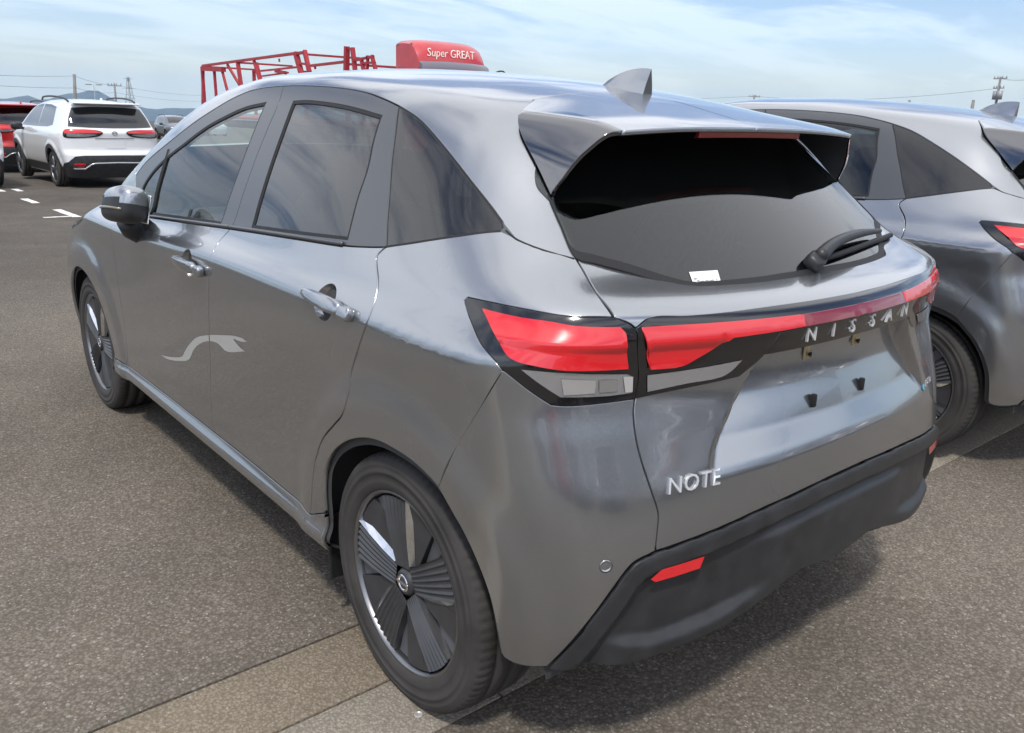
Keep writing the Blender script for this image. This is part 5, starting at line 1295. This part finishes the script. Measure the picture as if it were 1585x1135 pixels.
def star_body(Fn, nu=130, nv=210, arches=((0., .40), (2.64, .40)), zc=.33):
    u = np.linspace(.02, np.pi-.02, nu); v = np.linspace(0, 2*np.pi, nv, endpoint=False)
    U, Vv = np.meshgrid(u, v, indexing='ij'); U, Vv = U.ravel(), Vv.ravel()
    d = np.stack([np.sin(U)*np.cos(Vv), np.sin(U)*np.sin(Vv), np.cos(U)], 1)
    o = np.stack([1.32+1.45*np.sin(U)*np.cos(Vv), 0*U, .8+0*U], 1)
    t = cast(Fn, o+4*d, -d, 0, 3.95, n=80, it=10); t = np.where(np.isnan(t), 3.5, t)
    P = o+(4-t)[:, None]*d; Nn = gradn(Fn, P)
    F = []
    for i in range(nu-1):
        for k in range(nv):
            q = (i*nv+k, (i+1)*nv+k, (i+1)*nv+(k+1) % nv, i*nv+(k+1) % nv); c = P[list(q)].mean(0)
            if any((c[0]-cx)**2+(c[2]-zc)**2 < r*r and abs(c[1]) > .55 for cx, r in arches): continue
            F.append(q)
    F += [tuple(range(nv))[::-1], tuple(range((nu-1)*nv, nu*nv))]
    return P, F, Nn
def rear_pts(Fn, yz): return lift_pts([(-1.2, y, z) for y, z in yz], (1, 0, 0), Fn)
def side_pts(Fn, xz): return lift_pts([(x, 1.1, z) for x, z in xz], (0, -1, 0), Fn)
def put_wheel(root, c, sgn, s):
    w = empty('wheel'); w.parent = root; w.location = c; w.rotation_euler = (0, random.Random(int(abs(c[0])*10+c[1]*7)).uniform(0, 1), 0 if sgn > 0 else math.pi); w.scale = (s, s, s)
    for ch in list(WHEEL_CACHE[31].children): copy_tree(ch, w, ('facet', 'petal_tip', 'emblem_ring', 'emblem_bar'))
def build_crossover(root, body, style=0):
    Fn = F_suv
    b = put('body', star_body(Fn), body, root)
    for cx in (0., 2.64):
        for sgn in (1, -1): put_wheel(root, (cx, .785*sgn, .335), sgn, 1.065)
        th = np.radians(np.linspace(-22, 202, 36)); o_ = [(cx+.465*np.cos(t), .33+.465*np.sin(t)) for t in th]; i_ = [(cx+.385*np.cos(t), .33+.385*np.sin(t)) for t in th][::-1]
        m = panel([(side_pts(Fn, o_+i_), 0)], (0, -1, 0), Fn, .06, off=.012, flange=.05); put('arch_cladding', m, M['plastic'], root); put('arch_cladding', mirror(m), M['plastic'], root)
        w = revolve([(.80, .40), (.50, .39), (.48, 0)], 24, math.radians(-12), math.radians(192)); w = (w[0]+np.array([cx, 0, .33]), w[1], None); put('wheel_well', w, M['liner'], root); put('wheel_well', mirror(w), M['liner'], root)
    m = panel([(side_pts(Fn, [(.47, .24), (.47, .40), (2.17, .40), (2.17, .24)]), 0)], (0, -1, 0), Fn, .1, off=.012, flange=.04); put('sill_cladding', m, M['plastic'], root); put('sill_cladding', mirror(m), M['plastic'], root)
    def rear(name, yz, mt, off=.006, parent=None, sm=True, sp=.06, D=(1, 0, 0)):
        P = rear_pts(Fn, yz); P = cr(P, .03, True) if sm else P
        m = panel([(P, 0)], D, Fn, sp, off=off, flange=.03); return put(name, m, mt, parent or root), m
    gate_w = [(-.60, 1.455), (-.3, 1.475), (0, 1.48), (.3, 1.475), (.60, 1.455), (.68, 1.30), (.735, 1.125), (.4, 1.11), (0, 1.105), (-.4, 1.11), (-.735, 1.125), (-.68, 1.30)]
    rear('rear_window', gate_w, M['privacy'], .010, sm=False)
    # roof spoiler lip
    sp_ = superell((-.56, 0, 1.545), (.17, .62, .022), .6, .35, 8, 24); put('spoiler', sp_, body, root)
    lamp = [(.27, 1.025), (.36, 1.062), (.55, 1.078), (.74, 1.078), (.86, 1.07), (.885, 1.0), (.87, .935), (.60, .935), (.36, .965)]
    P = lift_pts([(-1.3, y, z) for y, z in lamp[:4]], (1, 0, 0), Fn)
    D = (.86, -.5, 0)
    def lampm(pts, off): 
        Q = lift_pts([(-1.0+max(0, (y-.74))*1.6, y, z) for y, z in pts], D, Fn); return panel([(cr(Q, .03, True), 0)], D, Fn, .05, off=off, flange=.03)
    m = lampm(lamp, .008); a = put('tail_lamp', m, M['lamp_black'], root); c = put('tail_lamp', mirror(m), M['lamp_black'], root)
    red = [(.30, 1.028), (.38, 1.055), (.56, 1.068), (.80, 1.068), (.865, 1.055), (.865, 1.012), (.60, 1.012), (.42, 1.015)]
    m2 = lampm(red, .012); m3 = lampm([(.38, .992), (.60, 1.003), (.84, 1.003), (.84, .955), (.60, .952)], .012)
    for p, fl in ((a, False), (c, True)):
        put('red_lens', mirror(m2) if fl else m2, M['red_lens'], p); put('clear_lens', mirror(m3) if fl else m3, M['clear_lens'], p)
    # plate recess, emblem
    rec = [(-.34, .915), (.34, .915), (.52, .72), (-.52, .72)]
    rear('plate_recess', rec, body, .003, sm=False); 
    rear('recess_lip', [(-.345, .935), (.345, .935), (.345, .918), (-.345, .918)], M['print_grey'], .012, sm=False)
    rear('plate_panel', [(-.17, .885), (.17, .885), (.17, .745), (-.17, .745)], body, .010, sm=False)
    em = revolve([(0, .050), (.008, .047), (.008, .036), (0, .034)], 28); em = join(em, box((0, .004, .0), (.06, .006, .012))); p = rear_pts(Fn, [(0, 1.02)])[0]
    em = (em[0]*np.array([1, 1, .75]), em[1], None); Me = frame(p, (0, 1, 0), (-1, 0, 0), (0, 0, 1)); put('emblem', move(em, Me), M['print_grey'], root)
    # lower bumper, bright garnish, reflectors
    lowp = [(-.80, .30), (-.84, .46), (-.70, .60), (-.55, .615), (0, .62), (.55, .615), (.70, .60), (.84, .46), (.80, .30), (.5, .225), (0, .225), (-.5, .225)]
    rear('lower_bumper', lowp, M['plastic'], .014, sm=False)
    val = [(-.3, .80, .31), (-.55, .80, .47), (-.74, .80, .50), (-.86, .66, .57), (-.93, .40, .57), (-.93, 0, .57), (-.80, 0, .21), (-.75, .5, .21), (-.5, .78, .21), (-.32, .80, .22)]
    Q = lift_pts([(x_, y_, z_) for x_, y_, z_ in val], (.8, -.6, 0), Fn); Q[5, 1] = Q[6, 1] = 0
    m = panel([(Q[:6], .0001), (Q[5:7], 0), (np.vstack([Q[6:], Q[:1]]), .0001)], (.8, -.6, 0), Fn, .06, off=.011, flange=.03); put('rear_valance', both(m), M['plastic'], root)
    for k in (1, -1):
        rear('reflector', [(k*.72, .475), (k*.55, .475), (k*.58, .40), (k*.74, .40)][::k], M['red_lens'], .016, sm=False)
    g = tube(rear_pts(Fn, [(.74, .375), (.56, .375), (.46, .455), (.40, .475), (0, .485), (-.40, .475), (-.46, .455), (-.56, .375), (-.74, .375)])-np.array([.02, 0, 0]), .017, 8); put('garnish', g, M['clear_lens'], root)
    # side glass
    fr = [(2.25, 1.08), (1.95, 1.28), (1.62, 1.46), (1.30, 1.505), (1.08, 1.51), (1.05, 1.085)]
    rr = [(1.0, 1.085), (1.02, 1.51), (.55, 1.505), (.12, 1.46), (.0, 1.14), (.3, 1.10)]
    for nm, q in (('front_side_window', fr), ('rear_side_window', rr)):
        m = panel([(side_pts(Fn, q), 0)], (0, -1, 0), Fn, .07, off=.004, flange=.02); put(nm, m, M['privacy'], root); put(nm, mirror(m), M['privacy'], root)
    ws = [(2.55, 0, 1.2), (2.5, .6, 1.2), (1.75, .55, 1.6), (1.72, 0, 1.6)]
    m = panel([(lift_pts(ws[:3], (-.3, 0, -1), Fn)[[0, 1]], 0), (lift_pts(ws[1:3], (-.3, 0, -1), Fn), 0), (lift_pts(ws[2:], (-.3, 0, -1), Fn), 0), (lift_pts([ws[3], ws[0]], (-.3, 0, -1), Fn), 0)], (-.3, 0, -1), Fn, .08, off=.004, flange=.01)
    put('windscreen', both(m), M['privacy'], root)
    for k in (1, -1):
        r = cr([(1.45, k*.60, 1.585), (1.35, k*.605, 1.635), (.6, k*.615, 1.655), (-.15, k*.60, 1.615), (-.32, k*.59, 1.565)], .1); put('roof_rail', tube(r, .018, 8), M['plastic'], root)
        mm = superell((2.02, k*1.0, 1.06), (.09, .11, .075), .7, .7, 10, 16); put('door_mirror', mm, body if style else M['plastic'], root)
        put('mirror_arm', beam((2.02, k*.86, 1.01), (2.02, k*.95, 1.02), .05), M['plastic'], root)
    fin = superell((-.28, 0, 1.60), (.07, .015, .045), .8, .8, 10, 12); put('roof_antenna', fin, body, root)
    fl = box((1.3, 0, .25), (3.6, 1.3, .12)); put('floor_pan', fl, M['liner'], root, smooth=False)
    for y in (.38, -.38):
        for x in (1.2, .25): put('seat', superell((x, y, 1.0), (.09, .23, .30), .5, .5, 8, 12), M['seat'], root)
M['pearl'] = mat('pearl_white_paint', (.80, .81, .82), .25, 0, 1., .5, .02)
M['crimson'] = mat('red_car_paint', (.42, .010, .012), .28, .2, 1., .5, .02)
M['silver'] = mat('silver_paint', (.45, .46, .47), .35, .6, 1., .5, .03)
M['grey2'] = mat('slate_paint', (.12, .13, .15), .35, .5, 1., .5, .03)
suv = empty('parked_suv', (16.60, -2.86, float(gz(16.6))), R_(1.8), 'white crossover with black bumper and roof rails, left tail lamp towards us', 'car', 'cars parked beyond the nearest row')
build_crossover(suv, M['pearl'])
SMALL = ('letter', 'headliner', 'model_badge', 'drive_badge', 'seat', 'dashboard', 'steering_wheel', 'petal', 'petal_tip', 'facet', 'machined_edge', 'pale_mark', 'plate_bracket', 'plate_stop', 'window_sticker', 'rear_wiper', 'trim_clip', 'emblem_ring', 'emblem_bar', 'parking_sensor', 'sensor_ring', 'window_seal', 'belt_seal', 'belt_strip', 'handle_cap', 'handle_recess')
def recolour(root, old, new, lab, loc, rz, skip=()):
    c = copy_tree(root, None, skip); c.location = loc; c.rotation_euler = (0, 0, rz); c['label'] = lab
    def walk(o):
        for ch in o.children:
            if ch.type == 'MESH' and ch.data.materials and ch.data.materials[0] == old:
                ch.material_slots[0].link = 'OBJECT'; ch.material_slots[0].material = new
            walk(ch)
    walk(c); return c
red = recolour(suv, M['pearl'], M['crimson'], 'bright red crossover half hidden behind the white one', (22.2, -2.52, float(gz(22.2))), R_(2.))
wh = recolour(suv, M['pearl'], M['pearl'], 'white car whose rear corner just shows at the left edge', (17.0, -.27, float(gz(17.0))), R_(2.))
d1 = recolour(suv, M['pearl'], M['grey2'], 'small distant dark grey car right of the white crossover', (60.5, -18.6, float(gz(60.5))), R_(175), SMALL)
d2 = recolour(suv, M['pearl'], M['pearl'], 'small distant white car between the white crossover and the windscreen pillar', (84., -27.4, float(gz(84))), R_(182), SMALL)
d3 = recolour(suv, M['pearl'], M['silver'], 'small distant silver car just left of the windscreen pillar', (78., -27.6, float(gz(78))), R_(178), SMALL)

# the rows behind and to the left, out of frame: left row seen mirrored, row behind filled out to darken reflections
cols = ['silver', 'pearl', 'silver', 'grey2', 'pearl', 'silver', 'grey2', 'crimson', 'pearl', 'silver']
for i, mt in enumerate(cols):
    y = -12.2+2.62*i; r_ = random.Random(i)
    recolour(car, M['paint'], M[mt], '%s hatchback, %s from the right of the row mirrored in the tailgate' % ({'silver': 'silver', 'pearl': 'white', 'grey2': 'slate', 'crimson': 'red'}[mt], ['first', 'second', 'third', 'fourth', 'fifth', 'sixth', 'seventh', 'eighth', 'ninth', 'tenth'][i]), (-6.9+r_.uniform(-.15, .15), y, 0), R_(180+r_.uniform(-1.5, 1.5)), SMALL)
hall = empty('warehouse', (-62, -10, 0), 0, 'long pale warehouse far behind the camera, seen only mirrored in the paint', 'building')  # unseen building, added to tone down what the rear paint mirrors
hb = box((0, 0, 4.5), (22, 150, 9), .05, 1); put('wall', hb, mat('pale_cladding', (.42, .42, .40), .6, noise=(.4, .12)), hall, smooth=False)
rf_ = (np.array([(-11.5, -76, 9), (11.5, -76, 9), (0, -76, 11.5), (-11.5, 76, 9), (11.5, 76, 9), (0, 76, 11.5)], float), [(0, 1, 2), (5, 4, 3), (1, 4, 5, 2), (3, 0, 2, 5)], None); put('roof', rf_, mat('roof_sheet', (.16, .18, .20), .5), hall, smooth=False)
for k in range(9): put('door', box((11.02, -60+15*k, 2.2), (.06, 5, 4.4), .01, 1), mat('shutter', (.25, .27, .29), .5) if k == 0 else bpy.data.materials['shutter'], hall, smooth=False)
for i, (x, y, rz, mt, lab) in enumerate(((5.2, 10.0, -88, 'silver', 'silver crossover mirrored small in the rear door'), (8.1, 10.4, -91, 'pearl', 'white crossover mirrored small in the rear quarter'), (11.2, 10.2, -90, 'grey2', 'slate crossover mirrored small ahead of the white one'))):
    recolour(suv, M['pearl'], M[mt], lab, (x, y, float(gz(x))), R_(rz), SMALL)

# ---------------------------------------------------------------- car transporter
M['truck_red'] = mat('truck_red', (.50, .035, .045), .35, 0, .6, .5, .05, noise=(3, .12))
M['frame_red'] = mat('weathered_red_steel', (.36, .028, .038), .55, noise=(4, .22))
M['visor'] = mat('grey_sun_visor', (.14, .13, .16), .35, 0, .5)
XF, YL = 19.31, -12.19
gzt = float(gz(22))
tr = empty('car_transporter', (XF, YL-1.175, gzt), 0, 'red car transporter truck with a steel upper deck frame behind its cab', 'truck')
def lw(m): return (np.asarray(m[0])-np.array([XF, YL-1.175, gzt]), m[1], m[2])
def put_t(n, m, mt, p=None, **k): 
    o = put(n, lw(m), mt, p or tr, **k)
    return o
# roof fairing: side profile swept across, rounded towards the front
prof = [(1.42, 2.45), (1.42, 3.33), (1.36, 3.385), (.95, 3.385), (.62, 3.35), (.36, 3.25), (.18, 3.05), (.08, 2.78), (.05, 2.45)]
ny = 17; V = []; F = []
for j in range(ny):
    t = -1+2*j/(ny-1); y = YL-1.175+1.175*t; bow = .16*abs(t)**3.2
    edge = .09*abs(t)**9
    for x, z in prof:
        V.append((XF+x+(bow*max(0, 1-x/1.3)), y, z-(edge+.045*t*t)*(1 if z > 3.0 else .3 if z > 2.6 else 0)))
k = len(prof)
for j in range(ny-1):
    for i in range(k-1): F.append((j*k+i, j*k+i+1, (j+1)*k+i+1, (j+1)*k+i))
F += [tuple(range(k))[::-1], tuple(range((ny-1)*k, ny*k))]
fairing = put_t('roof_fairing', (np.array(V), F, None), M['truck_red'], angle=38)
for (x, z) in ((.32+1.0, 3.22), (.6, 3.22), (1.22, 2.62)):
    put_t('bolt_cover', move(superell((0, 0, 0), (.05, .012, .03), .8, .8, 8, 12), frame((XF+x, YL+.002, z), (1, 0, 0), (0, 1, 0), (0, 0, 1))), M['visor'], fairing)
tm = text_mesh('Super GREAT', .325, .006, .35, .90, 1.0)
Vt = tm[0]; w_ = 0
P = np.stack([np.zeros(len(Vt)), -Vt[:, 0], Vt[:, 1]], 1)
zt = 2.99+P[:, 2]; yt = YL-1.08+P[:, 1]
tt = (yt-(YL-1.175))/1.175; bow = .16*np.abs(tt)**3.2
xx = np.interp(zt, [2.45, 2.78, 3.05, 3.25], [.05, .08, .18, .36])
xx = XF+xx+bow*np.maximum(0, 1-xx/1.3)-.012-Vt[:, 2]
put_t('lettering', (np.stack([xx, yt, zt], 1), tm[1], None), mat('cream_lettering', (.74, .62, .55), .5), fairing, smooth=False)
# visor under it, cab below
V = []; F = []
for j in range(13):
    t = -1+2*j/12; y = YL-1.175+1.19*t; bow = .14*abs(t)**3
    for x, z in ((.04, 2.74), (-.10, 2.66), (-.16, 2.50), (-.10, 2.485), (.04, 2.60)): V.append((XF+x+bow, y, z+ .03*(1-t*t)))
for j in range(12):
    for i in range(5): F.append((j*5+i, j*5+(i+1) % 5, j*5+5+(i+1) % 5, j*5+5+i))
F += [(4, 3, 2, 1, 0), (60, 61, 62, 63, 64)]
put_t('sun_visor', (np.array(V), F, None), M['visor'], angle=40)
cab = box((XF+1.10, YL-1.175, 1.28), (2.0, 2.34, 2.34), .12, 3); put_t('cab', cab, M['truck_red'], angle=40)
put_t('windscreen', box((XF+.095, YL-1.175, 1.92), (.03, 2.1, .95), .01), M['privacy'], angle=40)
for k in (1, -1):
    put_t('side_window', box((XF+.75, YL-1.175+k*1.17, 1.95), (.95, .02, .75), .01), M['privacy'], angle=40)
    put_t('headlamp', box((XF+.08, YL-1.175+k*.85, .75), (.06, .45, .22), .02), M['clear_lens'], angle=40)
arm = cr([(XF+.05, YL-2.33, 2.48), (XF-.05, YL-2.45, 2.50), (XF-.12, YL-2.60, 2.585), (XF-.15, YL-2.78, 2.60), (XF-.15, YL-2.86, 2.52), (XF-.14, YL-2.87, 2.2)], .05)
put_t('mirror_arm', tube(arm, .022, 8), M['plastic']); put_t('mirror_bracket', beam((XF+.05, YL-2.32, 2.42), (XF-.10, YL-2.50, 2.46), .08), M['plastic'])
put_t('wing_mirror', box((XF-.12, YL-2.87, 1.95), (.10, .22, .45), .03), M['plastic'], angle=40)
arm2 = arm*np.array([1, -1, 1])+np.array([0, 2*(YL-1.175), 0]); put_t('mirror_arm', tube(np.array([(XF+.05, YL-.02, 2.2), (XF-.10, YL+.18, 2.15), (XF-.12, YL+.2, 1.9)]), .022, 8), M['plastic'])
put_t('wing_mirror', box((XF-.12, YL+.22, 1.85), (.10, .22, .40), .03), M['plastic'], angle=40)
put_t('chassis', box((XF+8.9, YL-1.175, .62), (15.2, .9, .28), .02), M['plastic'], angle=40)
put_t('lower_deck', box((XF+9.8, YL-1.175, .90), (13.4, 2.3, .08), .01), M['frame_red'], angle=40)
fr_ = empty('deck_frame'); fr_.parent = tr
members = {}
for a, b, w in FRAME:
    nm = 'chord' if abs(b[0]-a[0]) > 1.0 else 'post'
    put_t(nm, beam((a[0], YL, a[1]), (b[0], YL, b[1]), w, w*.9), M['frame_red'], fr_, smooth=False)
for x, z in ((36.05, 2.93), (32.3, 3.0), (26.8, 3.15), (23.65, 2.75)):
    put_t('cross_member', beam((x, YL-.06, z), (x, YL-2.29, z), .07), M['frame_red'], fr_, smooth=False)
for x, z0, z1 in ((36.2, 1.0, 2.93), (26.6, .95, 2.6), (23.65, .95, 2.6)):
    put_t('corner_post', beam((x, YL, z0), (x, YL, z1), .12), M['frame_red'], fr_, smooth=False); put_t('corner_post', beam((x, YL-2.3, z0), (x, YL-2.3, z1), .12), M['frame_red'], fr_, smooth=False)
for k in (0, -2.35+.33):
    for x in (XF+1.15, XF+9.9, XF+11.1):
        w = revolve([(-.13, .28), (-.14, .42), (-.10, .50), (.10, .50), (.14, .42), (.13, .28), (.10, .24), (.09, .0)], 28); w = (w[0]*np.array([1, 1 if k == 0 else -1, 1])+np.array([x, YL-.17+k, float(gz(x))+.5]), w[1] if k == 0 else [f[::-1] for f in w[1]], None)
        put_t('wheel', w, M['tyre'], angle=40)

# ---------------------------------------------------------------- poles, wires, pylon
M['concrete_pole'] = mat('pole_concrete', (.22, .215, .205), .8, noise=(3, .15))
M['wire'] = mat('dark_wire', (.06, .06, .065), .6)
M['steel'] = mat('galvanised_steel', (.33, .34, .35), .5, .3)
def pole(key, lab, r=.15, arms=(), lean=(0, 0), box_=False):
    x, y, z = POINTS[key]; g = float(gz(x))
    p = empty('utility_pole', (x, y, g), 0, lab, 'utility pole', 'utility poles along the skyline')
    h = z-g
    put('shaft', tube([(-lean[0], -lean[1], 0), (0, 0, h)], [r*1.25, r*.8], 12), M['concrete_pole'], p)
    for dz, L, (ax, ay) in arms:
        put('crossarm', beam((-ax*L/2, -ay*L/2, h-dz), (ax*L/2, ay*L/2, h-dz), .12), M['steel'], p, smooth=False)
        for t in (-.45, -.15, .2, .45): put('insulator', tube([(ax*L*t, ay*L*t, h-dz+.05), (ax*L*t, ay*L*t, h-dz+.3)], .06, 8), M['steel'], p)
    if box_:
        put('transformer', tube([(.35, -.3, h-2.6), (.35, -.3, h-1.6)], .32, 12), M['steel'], p); put('transformer', tube([(-.35, .3, h-2.6), (-.35, .3, h-1.6)], .32, 12), M['steel'], p)
    return p
pole('pole1', 'leaning grey utility pole rising behind the roof of the white crossover', .16, (), (-.05, -.35))
pole('pole2', 'thin utility pole with a short crossarm right of the leaning pole', .13, ((.3, 1.6, (.3, .95)),))
pole('pr1', 'thin utility pole seen over the roof spoiler of the nearest car', .17, ((.3, 1.8, (.8, .6)), (2.2, .9, (.8, .6))))
pole('pr2', 'utility pole with crossarms and transformers above the roof at the right edge', .16, ((.2, 2.0, (.9, -.4)), (1.3, 1.6, (.9, -.4))), box_=True)
pole('pr3', 'short pole top poking above the middle of the right-hand roof', .22)
pole('pr4', 'pole top beside the roof fin of the right-hand car', .26)
x, y, z = POINTS['lamp']; g = float(gz(x)); lp_ = empty('street_lamp', (x, y, g), 0, 'faint lamp post with a double head against the hill', 'street lamp')
put('post', tube([(0, 0, 0), (0, 0, z-g)], [.12, .07], 8), M['steel'], lp_); put('lamp_head', superell((.35, .9, z-g), (.2, .7, .12), .7, .7, 8, 12), M['steel'], lp_); put('lamp_head', superell((-.35, -.9, z-g), (.2, .7, .12), .7, .7, 8, 12), M['steel'], lp_)
x, y, z = POINTS['pylon']; g = float(gz(x)); py = empty('pylon', (x, y, g), R_(20), 'faint lattice power pylon in front of the hill', 'pylon'); h = z-g
for sx, sy in ((1, 1), (1, -1), (-1, -1), (-1, 1)): put('leg', beam((sx*2.6, sy*2.6, 0), (sx*.35, sy*.35, h), .2), M['steel'], py, smooth=False)
for k in range(7):
    t0, t1 = k/7, (k+1)/7; w0, w1 = 2.6-2.25*t0, 2.6-2.25*t1
    for (ax, ay), (bx, by) in (((1, 1), (1, -1)), ((1, -1), (-1, -1)), ((-1, -1), (-1, 1)), ((-1, 1), (1, 1))): put('brace', beam((ax*w0, ay*w0, h*t0), (bx*w1, by*w1, h*t1), .11), M['steel'], py, smooth=False)
for dz, L in ((1.0, 5.5), (6., 8.), (11., 7.)): put('crossarm', beam((0, -L/2, h-dz), (0, L/2, h-dz), .2), M['steel'], py, smooth=False)
def wire(a, b, sag, lab, r=.013, n=24):
    a, b = np.array(a, float), np.array(b, float); t = np.linspace(0, 1, n)[:, None]; P = a+(b-a)*t; P[:, 2] -= sag*4*(t[:, 0]*(1-t[:, 0]))
    tag(put('power_line', tube(P, r, 6), M['wire']), lab, 'power line', 'power lines strung between the poles')
pt = {k: np.array(v) for k, v in POINTS.items()}
wire(pt['wa'], pt['pole1']-[0, 0, .15], .05, 'upper power line from the left edge to the leaning pole')
wire(pt['wb'], pt['pole1']-[0, 0, 1.2], .05, 'lower power line from the left edge to the leaning pole')
wire(pt['pole1']-[0, 0, .15], pt['pole2']-[0, 0, .2], .2, 'upper power line between the leaning pole and the next')
wire(pt['pole1']-[0, 0, 1.2], pt['pole2']-[0, 0, 1.1], .2, 'lower power line between the leaning pole and the next')
wire(pt['pole2']-[0, 0, .2], pt['wc'], .3, 'upper power line running right towards the red deck frame')
wire(pt['pole2']-[0, 0, 1.1], pt['wd'], .3, 'lower power line running right towards the red deck frame')
wire(pt['pr2']-[0, 0, .2], pt['wr'], .1, 'power line leaving the right edge of the sky', .018)
wire(pt['pr1']-[0, 0, .2], pt['pr2']-[0, 0, 1.3], .9, 'faint power line between the two right-hand poles', .018)
wire(pt['wl'], pt['pr1']-[0, 0, .2], .8, 'faint power line arriving at the pole over the spoiler', .018)

# ---------------------------------------------------------------- hills
def ridge(name, dist, pts, depth, seed, mt, scale=1., drop=0.):
    rg = random.Random(seed); A = np.linspace(pts[0][0], pts[-1][0], 260)
    az = np.array([p[0] for p in pts]); el = np.array([p[1] for p in pts]); o = np.argsort(az)
    E = _nat(az[o], el[o], np.sort(A)); A = np.sort(A)
    n = len(A); ph = [rg.uniform(0, 6) for _ in range(5)]
    rows = 9; V = []; F = []
    for i, (a, e) in enumerate(zip(A, E)):
        wob = sum(math.sin(a*f+p)*.00045/(k+1) for k, (f, p) in enumerate(zip((60, 130, 260, 470, 900), ph)))
        d0 = dist/max(math.cos(a), .35)
        for j in range(rows):
            s = j/(rows-1); d = d0+depth*(1-abs(1-2*s))*0+depth*s
            gzv = -SLOPE*(d*math.cos(a)-5)-3
            top = CAM_LOC.z+d*(e*scale+wob-drop)
            prof_ = math.sin(math.pi*min(1, s*1.0))**.8
            zz_ = gzv+(top-gzv)*prof_+ (depth*.01*math.sin(a*190+s*9+ph[0])*math.sin(math.pi*s)**2*.35)
            V.append((CAM_LOC.x+d*math.cos(a), CAM_LOC.y+d*math.sin(a), zz_))
    for i in range(n-1):
        for j in range(rows-1): F.append((i*rows+j, (i+1)*rows+j, (i+1)*rows+j+1, i*rows+j+1))
    return tag(put(name, (np.array(V), F, None), mt), kind='structure')
M['hill'] = mat('wooded_hill', (.034, .056, .066), .95, noise=(.02, .3))
ext = [(1.2, -.016), (.7, -.010), (.45, -.013), (.25, -.009), (.1, -.012)]+[p for p in RIDGE]+[(-.75, -.012), (-.95, -.010), (-1.15, -.013)]
ridge('hills', 3000., ext, 900., 4, M['hill'])
# haze
hz = box((900, 0, 10.), (7600, 7400, 230.))
hm = bpy.data.materials.new('haze_air'); hm.use_nodes = True; hn = hm.node_tree; hn.nodes.clear()
ho = hn.nodes.new('ShaderNodeOutputMaterial'); hv = hn.nodes.new('ShaderNodeVolumePrincipled'); hv.inputs['Color'].default_value = (.55, .76, 1., 1); hv.inputs['Density'].default_value = .00016
hn.links.new(hv.outputs[0], ho.inputs['Volume'])
if HAZE: tag(put('haze', hz, hm, smooth=False), kind='stuff')
